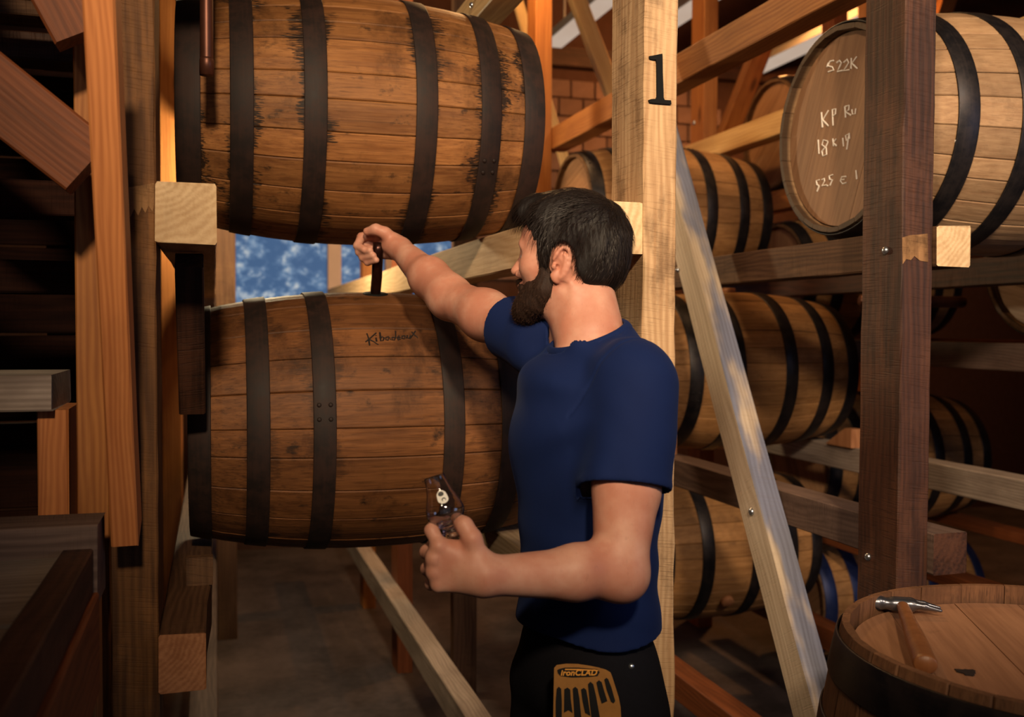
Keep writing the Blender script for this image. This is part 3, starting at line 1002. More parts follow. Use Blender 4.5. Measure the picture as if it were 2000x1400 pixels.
# ------------------------------------------------------------------ writing strokes
def strokes(name, lines, mapper, rad, mat, parent):
    inv = parent.matrix_world.inverted()
    vs, fs = [], []
    for ln in lines:
        pts = []
        for i in range(len(ln) - 1):
            (x0, y0), (x1, y1) = ln[i], ln[i + 1]
            n = max(1, int(math.hypot(x1 - x0, y1 - y0) / 6))
            pts += [(x0 + (x1 - x0) * k / n, y0 + (y1 - y0) * k / n) for k in range(n)]
        pts.append(ln[-1])
        P = [inv @ mapper(x, y) for x, y in pts]
        view = (inv.to_3x3() @ (mapper(*pts[0]) - C0)).normalized()
        base = len(vs)
        for k, p in enumerate(P):
            t = (P[min(k + 1, len(P) - 1)] - P[max(k - 1, 0)]).normalized()
            s = t.cross(view)
            s = s.normalized() if s.length > 1e-6 else Vector((0, 0, 1))
            w = rad * random.uniform(0.75, 1.15)
            up = s.cross(t)
            for (a, b) in ((1, 0), (0, 0.7), (-1, 0), (0, -0.7)):
                vs.append(p + s * (a * w) + up * (b * w))
        for k in range(len(P) - 1):
            for j in range(4):
                a, b = base + k * 4 + j, base + k * 4 + (j + 1) % 4
                fs.append((a, b, b + 4, a + 4))
        fs.append((base + 3, base + 2, base + 1, base))
        e = base + (len(P) - 1) * 4
        fs.append((e, e + 1, e + 2, e + 3))
    o = pydata(name, vs, fs, mat, parent)
    o['kind'] = 'stuff'
    return o


def on_barrel(c, L, R, r):
    def f(x, y):
        d = ray(x, y)
        t = 1.0
        for _ in range(400):
            p = C0 + d * t
            q = p - c
            e = math.hypot(q.y, q.z) - barrel_radius(q.x, L, R, r)
            if e < 0.0006:
                break
            t += max(e * 0.6, 0.0003)
        return C0 + d * t
    return f


bpy.context.view_layer.update()
M['ink'] = plain('black_marker', (0.012, 0.008, 0.007), 0.7)
M['chalk'] = plain('white_chalk', (0.9, 0.84, 0.76), 0.9)


def crop(lines, s, ox, oy):
    return [[(x / s + ox, y / s + oy) for x, y in ln] for ln in lines]


name_lines = crop([
    [(798, 490), (806, 512), (810, 541)], [(838, 488), (815, 508), (793, 526)], [(806, 514), (826, 524), (846, 538)],
    [(836, 508), (839, 524)], [(835, 498), (837, 500)],
    [(852, 486), (856, 522), (866, 520), (870, 509), (862, 504), (855, 511)],
    [(890, 504), (878, 506), (877, 517), (886, 519), (891, 506), (896, 517)],
    [(916, 508), (904, 507), (902, 517), (913, 518), (918, 505), (917, 480)],
    [(924, 511), (937, 507), (932, 500), (924, 508), (928, 517), (938, 514)],
    [(956, 500), (945, 502), (944, 512), (953, 513), (957, 500), (961, 511)],
    [(966, 498), (965, 509), (973, 511), (979, 498), (982, 509)],
    [(984, 484), (994, 496), (1010, 510)], [(1000, 480), (990, 496), (976, 512)]], 2.121, 340, 420)
strokes('handwritten_name', name_lines, on_barrel(LO_C, 0.84, LO_R, LO_r), 0.0021, M['ink'], b_lo)

xhead = KP_C.x - 0.425 + 0.024 - 0.0012
chalk = crop([
    [(400, 318), (380, 322), (368, 345), (392, 352), (400, 368), (370, 378)], [(372, 330), (364, 352)],
    [(415, 330), (430, 318), (440, 330), (425, 362), (418, 376), (446, 370)],
    [(452, 328), (470, 312), (478, 330), (462, 356), (450, 372), (482, 366)],
    [(492, 305), (490, 362)], [(520, 298), (495, 332), (524, 360)],
    [(335, 590), (338, 630), (340, 670)], [(372, 580), (342, 630), (372, 662)],
    [(392, 575), (396, 660)], [(392, 576), (410, 572), (408, 600), (394, 612)],
    [(458, 560), (462, 618)], [(458, 560), (480, 553), (478, 578), (463, 588), (490, 605)],
    [(495, 575), (498, 600), (512, 598), (515, 570)],
    [(318, 735), (322, 808)],
    [(368, 742), (345, 735), (338, 760), (360, 778), (362, 812), (342, 820), (338, 795), (358, 772), (370, 745)],
    [(395, 728), (398, 768)], [(412, 730), (397, 750), (414, 766)],
    [(447, 725), (451, 770)], [(478, 705), (462, 712), (466, 738), (482, 728), (480, 700), (468, 785)],
    [(325, 945), (308, 950), (311, 968), (323, 978), (312, 1006)],
    [(336, 945), (350, 938), (352, 952), (338, 976), (362, 972)], [(366, 974), (369, 977)],
    [(396, 918), (376, 925), (378, 942), (393, 945), (380, 974)],
    [(464, 928), (442, 930), (434, 950), (446, 966), (466, 960)], [(436, 946), (456, 943)],
    [(516, 895), (521, 942)]], 2.692, 1480, 0)
strokes('chalk_writing', chalk, lambda x, y: at_plane(x, y, 0, xhead), 0.0019, M['chalk'], proto)
dl = crop([[(1042, 735), (1038, 800), (1030, 856)], [(1045, 738), (1078, 722), (1104, 745), (1108, 775), (1090, 825), (1060, 850), (1030, 856)]], 2.692, 1480, 0)
strokes('chalk_letter', dl, on_barrel(KP_C, 0.85, 0.305, 0.258), 0.0022, M['chalk'], proto)

# black numeral on the post
num = [(640, 306), (655, 304), (690, 297), (711, 293), (712, 330), (713, 400), (716, 470), (718, 535), (724, 546), (758, 548), (760, 570), (700, 566), (640, 560), (636, 546), (650, 541), (676, 540), (682, 525), (681, 440), (680, 345), (676, 326), (660, 326), (641, 321)]
front = [at_plane(x / 2.8 + 1040, y / 2.8, 1, 1.7035) for x, y in num]
back = [p + Vector((0, 0.0040, 0)) for p in front]
o0 = front[11].copy()
k = len(num)
fs = [tuple(range(k - 1, -1, -1)), tuple(range(k, 2 * k))]
fs += [(j, (j + 1) % k, (j + 1) % k + k, j + k) for j in range(k)]
numeral = pydata('house_numeral', [p - o0 for p in front + back], fs, M['black'])
numeral.location = o0
tag(numeral, 'black metal numeral 1 fixed to the pale rough-sawn post', 'numeral')

# hanging copper pipe in front of the upper barrel
pt = at_depth(404, 146, 1.98)
hp = empty('hanging_pipe', pt)
tag(hp, 'reddish copper pipe hanging at the left end of the upper barrel', 'pipe')
vs, fs = lathe_verts([(0.010, 0.002), (0.0125, 0.0), (0.0128, 0.004), (0.0128, TOP - pt.z)], 24)
pydata('tube', vs, fs, M['copper'], hp, True)
vs, fs = lathe_verts([(0.0142, 0.0), (0.0142, 0.03), (0.0128, 0.034)], 24)
e_ = pydata('end_collar', vs, fs, M['copper'], hp, True)
e_.location = (0, 0, -0.001)
box_timber('pipe_joist', (-0.35, 1.2), (pt.y - 0.04, pt.y + 0.04), (TOP - 0.005, 4.70), M['reddish'],
           'dark joist under the roof carrying the hanging copper pipe', 'joist')

# dark pipe end at the right, resting on the grey rail
pp = at_plane(1882, 590, 0, 2.53)
vs, fs = lathe_verts([(0.018, 0), (0.020, 0.004), (0.020, 0.42)], 20)
o = pydata('copper_pipe', vs, fs, M['copper'], None, True)
align_z(o, pp, (-1, 0.0, 0.0))
tag(o, 'short red copper pipe stub right of the dark post', 'pipe')

# ------------------------------------------------------------------ near timbers at the left
LB = 'stringers of the left rack'
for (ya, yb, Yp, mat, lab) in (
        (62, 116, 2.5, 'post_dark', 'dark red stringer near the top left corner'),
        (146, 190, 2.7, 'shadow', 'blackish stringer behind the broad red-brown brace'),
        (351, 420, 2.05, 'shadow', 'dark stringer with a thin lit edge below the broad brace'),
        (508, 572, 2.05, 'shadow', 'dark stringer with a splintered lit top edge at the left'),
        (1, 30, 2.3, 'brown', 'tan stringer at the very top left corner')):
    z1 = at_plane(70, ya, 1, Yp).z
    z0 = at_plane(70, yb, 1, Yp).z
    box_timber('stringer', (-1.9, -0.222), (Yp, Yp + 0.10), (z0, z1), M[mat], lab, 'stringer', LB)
# board wall behind the stringers
bw = empty('board_partition', (-1.1, 3.0, 0))
tag(bw, 'brown board partition in shadow behind the left stringers', 'partition')
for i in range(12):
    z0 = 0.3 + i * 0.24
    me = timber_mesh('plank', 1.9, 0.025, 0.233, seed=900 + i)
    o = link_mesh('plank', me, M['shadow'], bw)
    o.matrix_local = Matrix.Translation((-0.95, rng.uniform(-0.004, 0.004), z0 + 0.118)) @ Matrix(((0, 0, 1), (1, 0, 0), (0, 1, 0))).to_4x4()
for x in (-0.7, 0.7):
    me = timber_mesh('stud', TOP, 0.09, 0.045, seed=950)
    o = link_mesh('stud', me, M['brown'], bw)
    o.location = (x, 0.045, 0)
# lit stringer block and its short support
z1 = at_plane(60, 732, 1, 1.80).z
z0 = at_plane(60, 803, 1, 1.80).z
xe = at_plane(101, 760, 1, 1.80).x
box_timber('stringer', (-1.9, xe), (1.80, 2.02), (z0, z1), M['grey'], 'thick grey plank end with a lit top at the left edge', 'stringer', LB)
xa, xb = at_plane(72, 900, 1, 1.83).x, at_plane(134, 900, 1, 1.83).x
box_timber('support_block', (xa, xb), (1.83, 1.98), (0, z0 - 0.0005), M['cedar'], 'short red-brown upright under the thick grey plank end', 'post', 'rack posts')
# near bench-like frame
zt = at_plane(205, 1000, 1, 1.69).z
bx_ = at_plane(205, 1000, 1, 1.69).x
bench = empty('timber_platform', (bx_ - 0.5, 1.2, 0))
tag(bench, 'dark timber platform in the near left corner with lit deck planks', 'platform')


def bench_part(name, X, Y, Z, mat):
    o = box_timber(name, X, Y, Z, mat)
    bpy.context.view_layer.update()
    o.parent = bench
    o.matrix_parent_inverse = bench.matrix_world.inverted()
    return o


bench_part('back_beam', (-1.5, bx_), (1.585, 1.69), (zt - 0.12, zt), M['greybrown'])
bench_part('side_beam', (bx_ - 0.05, bx_ - 0.006), (0.35, 1.584), (zt - 0.10, zt - 0.035), M['post_dark'])
bench_part('fascia', (bx_ - 0.05, bx_ + 0.002), (0.35, 1.584), (zt - 0.25, zt - 0.101), M['reddish'])
bench_part('plank', (-1.5, bx_ - 0.052), (1.235, 1.583), (zt - 0.075, zt - 0.045), M['grey'])
bench_part('plank', (-1.5, bx_ - 0.052), (0.80, 1.225), (zt - 0.075, zt - 0.045), M['grey'])
bench_part('plank', (-1.5, bx_ - 0.052), (0.40, 0.79), (zt - 0.075, zt - 0.045), M['grey'])
bench_part('leg', (bx_ - 0.06, bx_ - 0.005), (1.60, 1.68), (0, zt - 0.121), M['orange'])
bench_part('leg', (bx_ - 0.06, bx_ - 0.005), (0.36, 0.44), (0, zt - 0.251), M['orange'])
bench_part('leg', (-1.45, -1.39), (1.60, 1.68), (0, zt - 0.121), M['orange'])
bench_part('leg', (-1.45, -1.39), (0.40, 0.48), (0, zt - 0.076), M['orange'])


# ------------------------------------------------------------------ signed-distance modelling of the man
class SDF:
    def __init__(self):
        self.p = []

    def cone(self, a, b, ra, rb, k=0.01, sub=False):
        a, b = np.array(a, float), np.array(b, float)
        self.p.append(('c', a, b, ra, rb, k, sub, (a + b) / 2, np.linalg.norm(b - a) / 2 + max(ra, rb)))
        return self

    def ball(self, c, r, k=0.01, sub=False):
        return self.cone(c, c, r, r, k, sub)

    def ell(self, c, R, r, k=0.01, sub=False):
        """R rows: the ellipsoid's axes."""
        c = np.array(c, float)
        self.p.append(('e', c, np.array(R, float), np.array(r, float), 0, k, sub, c, max(r)))
        return self

    def chain(self, pts, rads, k=0.006):
        for i in range(len(pts) - 1):
            self.cone(pts[i], pts[i + 1], rads[i], rads[i + 1], k)
        return self

    def ev(self, P, sel=None):
        d = np.full(len(P), 1.0)
        for i, q in enumerate(self.p):
            if sel is not None and not sel[i]:
                continue
            if q[0] == 'c':
                a, b, ra, rb = q[1:5]
                ab = b - a
                L = ab @ ab
                pa = P - a
                if L < 1e-12:
                    e = np.sqrt((pa * pa).sum(1)) - ra
                else:
                    t = np.clip(pa @ ab / L, 0, 1)
                    w = pa - t[:, None] * ab
                    e = np.sqrt((w * w).sum(1)) - (ra + (rb - ra) * t)
            else:
                c, R, r = q[1:4]
                w = (P - c) @ R.T
                k0 = np.sqrt(((w / r) ** 2).sum(1))
                k1 = np.sqrt(((w / r ** 2) ** 2).sum(1)) + 1e-9
                e = k0 * (k0 - 1) / k1
            k = q[5]
            if q[6]:
                h = np.maximum(k - np.abs(d + e), 0) / k
                d = np.maximum(d, -e) + h * h * k / 4
            else:
                h = np.maximum(k - np.abs(d - e), 0) / k
                d = np.minimum(d, e) - h * h * k / 4
        return d

    def select(self, c, rad):
        return [np.linalg.norm(q[7] - c) < q[8] + rad for q in self.p]


def surface(fn, sdfs, lo, hi, h, B=16, margin=0.045):
    """Sparse surface nets. fn(P, sels) -> distance; sdfs give the culling."""
    lo, hi = np.array(lo, float), np.array(hi, float)
    nb = np.maximum(1, np.ceil((hi - lo) / (h * B)).astype(int))
    N = nb * B + 4
    g = np.arange(B + 1)
    G = np.stack(np.meshgrid(g, g, g, indexing='ij'), -1).reshape(-1, 3)
    cidx = np.stack(np.meshgrid(*[np.arange(n) for n in nb], indexing='ij'), -1).reshape(-1, 3)
    cen = lo + (cidx + 0.5) * B * h
    half = B * h * 0.5 * 1.7321
    dc = np.full(len(cen), 9.0)
    for s0 in range(0, len(cen), 20000):
        dc[s0:s0 + 20000] = fn(cen[s0:s0 + 20000], [None] * len(sdfs))
    act = np.where(np.abs(dc) < half * 1.5 + 0.012)[0]
    keys, verts, quads = [], [], []
    edges = [((0, 0, 0), (1, 0, 0)), ((0, 1, 0), (1, 1, 0)), ((0, 0, 1), (1, 0, 1)), ((0, 1, 1), (1, 1, 1)),
             ((0, 0, 0), (0, 1, 0)), ((1, 0, 0), (1, 1, 0)), ((0, 0, 1), (0, 1, 1)), ((1, 0, 1), (1, 1, 1)),
             ((0, 0, 0), (0, 0, 1)), ((1, 0, 0), (1, 0, 1)), ((0, 1, 0), (0, 1, 1)), ((1, 1, 0), (1, 1, 1))]

    def K(I):
        return ((I[..., 0] + 1) * N[1] + I[..., 1] + 1) * N[2] + I[..., 2] + 1
    for bi in act:
        base = cidx[bi] * B
        P = lo + (G + base) * h
        sel = [s.select(cen[bi], half + margin) for s in sdfs]
        D = fn(P, sel).reshape(B + 1, B + 1, B + 1)
        S = D < 0
        if S.all() or not S.any():
            continue
        acc = np.zeros((B, B, B, 3))
        cnt = np.zeros((B, B, B))
        for (c0, c1) in edges:
            d0 = D[c0[0]:c0[0] + B, c0[1]:c0[1] + B, c0[2]:c0[2] + B]
            d1 = D[c1[0]:c1[0] + B, c1[1]:c1[1] + B, c1[2]:c1[2] + B]
            x = (d0 < 0) != (d1 < 0)
            if not x.any():
                continue
            t = d0 / np.where(x, d0 - d1, 1.0)
            for ax in range(3):
                acc[..., ax] += np.where(x, c0[ax] + (c1[ax] - c0[ax]) * t, 0)
            cnt += x
        m = cnt > 0
        I = np.argwhere(m)
        v = acc[m] / cnt[m][:, None]
        keys.append(K(I + base))
        verts.append(lo + (I + base + v) * h)
        for ax in range(3):
            o = [0, 0, 0]
            o[ax] = 1
            s0 = S[:B, :B, :B]
            s1 = S[o[0]:B + o[0], o[1]:B + o[1], o[2]:B + o[2]]
            x = np.argwhere(s0 != s1)
            if not len(x):
                continue
            inside = s0[tuple(x.T)]
            u, w = [(1, 2), (2, 0), (0, 1)][ax]
            J = x + base
            du, dw = np.zeros(3, int), np.zeros(3, int)
            du[u] = 1
            dw[w] = 1
            q = np.stack([K(J - du - dw), K(J - dw), K(J), K(J - du)], 1)
            q[~inside] = q[~inside][:, ::-1]
            quads.append(q)
    keys = np.concatenate(keys)
    verts = np.concatenate(verts)
    quads = np.concatenate(quads)
    od = np.argsort(keys)
    keys, verts = keys[od], verts[od]
    ix = np.searchsorted(keys, quads)
    ix = np.minimum(ix, len(keys) - 1)
    ok = (keys[ix] == quads).all(1)
    F = ix[ok]
    # one light relaxation
    A = np.zeros_like(verts)
    n = np.zeros(len(verts))
    for a in range(4):
        for b in ((a + 1) % 4, (a + 3) % 4):
            np.add.at(A, F[:, a], verts[F[:, b]])
            np.add.at(n, F[:, a], 1)
    n = np.maximum(n, 1)
    verts = verts * 0.5 + 0.5 * A / n[:, None]
    return verts, F


def mesh_np(name, V, F, mat, parent=None):
    me = bpy.data.meshes.new(name)
    me.vertices.add(len(V))
    me.vertices.foreach_set('co', V.astype(np.float32).ravel())
    me.loops.add(F.size)
    me.loops.foreach_set('vertex_index', F.astype(np.int32).ravel())
    me.polygons.add(len(F))
    me.polygons.foreach_set('loop_start', np.arange(0, F.size, 4, dtype=np.int32))
    me.polygons.foreach_set('loop_total', np.full(len(F), 4, dtype=np.int32))
    me.update(calc_edges=True)
    me.polygons.foreach_set('use_smooth', np.ones(len(F), dtype=bool))
    return link_mesh(name, me, mat, parent)


def V3(x, y, d):
    return np.array(at_depth(x, y, d))


CAMR = np.array(CAM_M.col[0])
FWD = -np.array(CAM_M.col[2])
FWD[2] = 0
FWD /= np.linalg.norm(FWD)
RGT = np.array([FWD[1], -FWD[0], 0.0])
UPV = np.array([0, 0, 1.0])


def cv(x, d, u=0.0):
    """camera-right, away, up as a world direction"""
    return RGT * x + FWD * d + UPV * u


def nrm(v):
    return v / np.linalg.norm(v)


# materials
def skin_mat():
    q = NT('skin')
    tc = q.n('ShaderNodeTexCoord').outputs['Object']
    a = q.noise(tc, 16, 4)
    b = q.noise(tc, 240, 3)
    c = q.noise(q.vmath('MULTIPLY', tc, (300, 300, 90)), 1.0, 2)
    col = q.mix(q.step(a, 0.35, 0.7), (0.47, 0.20, 0.135), (0.58, 0.315, 0.23))
    col = q.mix(q.math('MULTIPLY', q.step(c, 0.60, 0.75), 0.15), col, (0.20, 0.085, 0.05))
    return q.done(col, 0.5, 0, 0.35, b, 0.12, 0.001, Subsurface_Weight=0.12, Subsurface_Radius=(0.012, 0.004, 0.002), Subsurface_Scale=0.5)


M['skin'] = skin_mat()


def shirt_mat():
    q = NT('navy_jersey')
    tc = q.n('ShaderNodeTexCoord').outputs['Object']
    a = q.noise(tc, 7, 4)
    b = q.noise(tc, 700, 2)
    col = q.mix(a, (0.0026, 0.0095, 0.055), (0.004, 0.0150, 0.082))
    return q.done(col, 0.85, 0, 0.2, b, 0.25, 0.0006, Sheen_Weight=0.05, Sheen_Roughness=0.5, Sheen_Tint=(0.2, 0.35, 0.9, 1))


M['shirt'] = shirt_mat()
M['trousers'] = plain('black_denim', (0.006, 0.006, 0.009), 0.9, 0, 0.15, 0.3, 200, 0.2)
M['shoe'] = plain('dark_leather', (0.02, 0.012, 0.008), 0.5, 0, 0.4)


def hair_mat(name, c1, c2, rough):
    q = NT(name)
    tc = q.n('ShaderNodeTexCoord').outputs['Object']
    b = q.noise(q.vmath('MULTIPLY', tc, (160, 160, 60)), 1.0, 3)
    return q.done(q.mix(b, c1, c2), rough, 0, 0.22, b, 0.5, 0.002)


M['hair'] = hair_mat('dark_brown_hair', (0.003, 0.0022, 0.0022), (0.009, 0.006, 0.0055), 0.55)
M['beard'] = hair_mat('brown_beard', (0.010, 0.005, 0.0035), (0.034, 0.017, 0.011), 0.7)

M['hair_strand'] = hair_mat('dark_hair_strands', (0.006, 0.004, 0.0036), (0.026, 0.016, 0.013), 0.42)
M['beard_strand'] = hair_mat('brown_beard_strands', (0.016, 0.008, 0.005), (0.085, 0.042, 0.026), 0.6)
# ---- frames
MS = 0.915
sh_l = V3(1246, 752, 1.540)       # left shoulder (nearer the camera)
sh_r = V3(1046, 662, 1.815)
AX = nrm(sh_l - sh_r)
AXH = nrm(np.array([AX[0], AX[1], 0]))
CHF = np.cross(AXH, UPV)           # candidate chest direction
if CHF @ cv(-0.87, -0.49) < 0:
    CHF = -CHF
el_l = V3(1210, 1116, 1.462)
wr_l = V3(948, 1122, 1.395)
el_r = V3(878, 582, 2.06)
wr_r = V3(781, 486, 2.27)
neck0 = V3(1158, 640, 1.70)
chest = V3(1150, 830, 1.675)
belly = V3(1146, 1060, 1.675)
pelv = V3(1146, 1300, 1.685)
TR = np.stack([AXH, CHF, UPV])
E3 = np.eye(3)

# head frame
a_t = math.radians(20)
HF = nrm(cv(-math.cos(a_t), math.sin(a_t), 0.05))
HL = nrm(np.cross(UPV, HF))
if HL @ cv(0, -1) < 0:
    HL = -HL
HU = np.cross(HF, HL)
if HU[2] < 0:
    HU = -HU
ear_w = V3(1094, 518, 1.682)
HO = ear_w - HL * 0.074 * MS
HR = np.stack([HF, HL, HU])


def H(f, l, u):
    return HO + (HF * f + HL * l + HU * u) * MS


def hloc(P):
    return ((P - HO) @ HR.T) / MS


body = SDF()
# --- head
body.ell(H(0.000, 0, 0.047), HR, np.array([0.094, 0.073, 0.082]) * MS, 0.01)
body.ell(H(0.048, 0, 0.045), HR, np.array([0.046, 0.060, 0.055]) * MS, 0.03)
body.ell(H(0.046, 0, -0.020), HR, np.array([0.046, 0.057, 0.070]) * MS, 0.03)
for s in (-1, 1):
    body.cone(H(0.002, s * 0.053, -0.045), H(0.070, s * 0.024, -0.078), 0.017 * MS, 0.017 * MS, 0.03)
    body.ball(H(0.066, s * 0.044, -0.004), 0.019 * MS, 0.025)
body.ball(H(0.083, 0, -0.078), 0.019 * MS, 0.025)
body.cone(H(0.086, -0.034, 0.034), H(0.086, 0.034, 0.034), 0.012 * MS, 0.012 * MS, 0.012)
for s in (-1, 1):
    body.ball(H(0.104, s * 0.033, 0.016), 0.019 * MS, 0.012, True)
    body.ball(H(0.0765, s * 0.032, 0.016), 0.0145 * MS, 0.006)
    body.cone(H(0.089, s * 0.026, 0.021), H(0.081, s * 0.044, 0.0185), 0.0038 * MS, 0.003 * MS, 0.004)
    body.cone(H(0.088, s * 0.026, 0.0095), H(0.081, s * 0.043, 0.0105), 0.0032 * MS, 0.003 * MS, 0.004)
body.cone(H(0.091, 0, 0.026), H(0.113, 0, -0.010), 0.0075 * MS, 0.0098 * MS, 0.010)
for s in (-1, 1):
    body.ball(H(0.101, s * 0.0115, -0.017), 0.0082 * MS, 0.006)
    body.ball(H(0.106, s * 0.007, -0.0245), 0.0036 * MS, 0.003, True)
body.cone(H(0.0935, -0.017, -0.0405), H(0.0935, 0.017, -0.0405), 0.0075 * MS, 0.0075 * MS, 0.010)
body.cone(H(0.0955, -0.010, -0.0405), H(0.0955, 0.010, -0.0405), 0.006 * MS, 0.006 * MS, 0.006)
body.cone(H(0.0935, -0.013, -0.053), H(0.0935, 0.013, -0.053), 0.007 * MS, 0.007 * MS, 0.007)
body.cone(H(0.103, -0.022, -0.0468), H(0.103, 0.022, -0.0468), 0.0034 * MS, 0.0034 * MS, 0.003, True)
# --- ears
for s in (-1, 1):
    eR = np.stack([nrm(HF * 0.93 + s * HL * 0.30 - HU * 0.12), nrm(s * HL * 0.95 - HF * 0.30), nrm(HU * 0.98 + HF * -0.16)])
    ec = H(-0.003, s * 0.0775, 0.004)
    body.ell(ec, eR, np.array([0.0165, 0.0065, 0.030]) * MS, 0.006)
    body.ell(ec - eR[2] * 0.026 * MS + eR[0] * 0.006 * MS, eR, np.array([0.009, 0.006, 0.011]) * MS, 0.006)
    rim = []
    for k in range(11):
        t = math.radians(-35 + k * 25.5)
        rim.append(ec + (-eR[0] * math.cos(t - 0.35) * 0.0165 * 1.0 + eR[2] * math.sin(t) * 0.0295 + eR[1] * 0.0045) * MS)
    rim = [ec + (eR[0] * (-0.0150 * math.sin(t)) + eR[2] * (0.0285 * math.cos(t)) + eR[1] * 0.0055) * MS for t in np.radians(np.linspace(-75, 165, 12))]
    for k in range(len(rim) - 1):
        body.cone(rim[k], rim[k + 1], 0.0036 * MS, 0.0036 * MS, 0.003)
    anti = [ec + (eR[0] * (-0.0065 * math.sin(t) - 0.001) + eR[2] * (0.018 * math.cos(t) - 0.002) + eR[1] * 0.0060) * MS for t in np.radians(np.linspace(10, 150, 7))]
    body.ell(ec + (eR[0] * 0.004 - eR[2] * 0.005 + eR[1] * 0.009) * MS, eR, np.array([0.0085, 0.007, 0.0125]) * MS, 0.004, True)
    body.ell(ec + (eR[0] * -0.003 + eR[2] * 0.017 + eR[1] * 0.0085) * MS, eR, np.array([0.0065, 0.004, 0.006]) * MS, 0.003, True)
    for k in range(len(anti) - 1):
        body.cone(anti[k], anti[k + 1], 0.0027 * MS, 0.0027 * MS, 0.003)
    body.ball(ec + (eR[0] * 0.012 - eR[2] * 0.006 + eR[1] * 0.004) * MS, 0.0055 * MS, 0.004)
    body.ball(ec + (eR[0] * 0.006 - eR[2] * 0.007 + eR[1] * 0.001) * MS, 0.0045 * MS, 0.002, True)
# --- neck and trunk
body.cone(H(-0.022, 0, -0.02), neck0 + UPV * -0.01, 0.054 * MS, 0.0535, 0.03)
body.cone(H(0.01, 0, -0.055), neck0 + CHF * 0.018 - UPV * 0.035, 0.042 * MS, 0.042, 0.03)
body.cone(H(-0.03, 0.052, -0.045), neck0 + CHF * 0.048 - UPV * 0.050, 0.013, 0.010, 0.02)
body.cone(H(-0.03, -0.052, -0.045), neck0 + CHF * 0.048 - UPV * 0.050, 0.013, 0.010, 0.02)
body.cone(neck0 - UPV * 0.062 - CHF * 0.025, sh_l * 0.75 + neck0 * 0.25 + UPV * 0.004, 0.036, 0.030, 0.03)
body.cone(neck0 - UPV * 0.066 - CHF * 0.02, sh_r * 0.75 + neck0 * 0.25 - UPV * 0.006, 0.036, 0.030, 0.03)
body.ell(chest - UPV * 0.02, TR, (0.140, 0.092, 0.150), 0.03)
body.ell(belly, TR, (0.122, 0.085, 0.21), 0.05)
body.ell(pelv, TR, (0.134, 0.092, 0.13), 0.05)
# --- arms
body.ball(sh_l - UPV * 0.006, 0.044, 0.03)
body.ball(sh_r, 0.042, 0.03)
um = sh_l * 0.42 + el_l * 0.58
body.cone(sh_l, um, 0.045, 0.0485, 0.012)
body.cone(um, el_l, 0.0485, 0.0375, 0.010)
body.cone(um + cv(-0.014, -0.006, 0.02), um * 0.35 + el_l * 0.65 + cv(-0.006, 0, 0), 0.040, 0.032, 0.012)   # biceps
body.ball(el_l + cv(0.006, 0.0, -0.010), 0.030, 0.02)
fm = el_l * 0.66 + wr_l * 0.34
body.cone(el_l, fm, 0.0365, 0.036, 0.025)
body.cone(el_l + cv(-0.02, 0, 0.016), fm + cv(0.01, 0, 0.008), 0.026, 0.028, 0.02)
body.cone(fm, wr_l, 0.0355, 0.0235, 0.02)
body.cone(fm + cv(0, 0, -0.004), wr_l + cv(0.0, 0, -0.004), 0.031, 0.0215, 0.015)
ur = sh_r * 0.45 + el_r * 0.55
body.cone(sh_r, ur, 0.043, 0.046, 0.03)
body.cone(ur, el_r, 0.046, 0.041, 0.03)
fr = el_r * 0.62 + wr_r * 0.38
body.cone(el_r, fr, 0.042, 0.041, 0.025)
body.cone(el_r + cv(0, 0, 0.008), fr + cv(0, 0, 0.006), 0.036, 0.034, 0.02)
body.cone(fr, wr_r, 0.040, 0.0255, 0.02)

# --- left hand round the glass
DL = 1.392


def hl(x, y, o=0.0):
    return V3(x, y, DL + o)


wrs = [(936, 1102), (935, 1114), (937, 1126), (941, 1138)]
mcp = [(858, 1066), (849, 1090), (849, 1116), (857, 1141)]
for (w, m_, r0, r1) in zip(wrs, mcp, (0.0165, 0.0165, 0.016, 0.015), (0.0125, 0.0125, 0.012, 0.011)):
    body.cone(hl(*w, 0.004), hl(*m_, 0.002), r0, r1, 0.014)
body.cone(hl(925, 1100, 0.014), hl(872, 1085, 0.018), 0.017, 0.014, 0.02)
body.cone(wr_l, hl(928, 1118, 0.004), 0.0235, 0.022, 0.02)
F_ = [
    [mcp[0] + (0.000,), (843, 1036, 0.010), (850, 1022, 0.036), (873, 1022, 0.048)],
    [mcp[1] + (0.000,), (834, 1078, 0.030), (846, 1066, 0.054), (876, 1064, 0.050)],
    [mcp[2] + (0.002,), (835, 1111, 0.032), (848, 1104, 0.056), (878, 1100, 0.050)],
    [mcp[3] + (0.004,), (842, 1140, 0.026), (852, 1134, 0.048), (876, 1128, 0.044)],
]
for ch, r in zip(F_, (0.0095, 0.0098, 0.0094, 0.0084)):
    pts = [hl(*c) for c in ch]
    body.chain(pts, [r * 1.12, r * 1.05, r * 0.95, r * 0.82], 0.004)
    body.ball(pts[0] + cv(-0.001, -0.003, 0.0), r * 1.05, 0.006)
th = [hl(936, 1096, 0.002), hl(922, 1052, -0.002), hl(907, 1026, 0.004), hl(893, 1014, 0.016)]
body.chain(th, [0.017, 0.0125, 0.0108, 0.0088], 0.010)
body.cone(hl(915, 1075, 0.008), hl(868, 1072, 0.010), 0.012, 0.010, 0.012)

# --- right hand round the tube
DR = 2.285


def hr(x, y, o=0.0):
    return V3(x, y, DR + o)


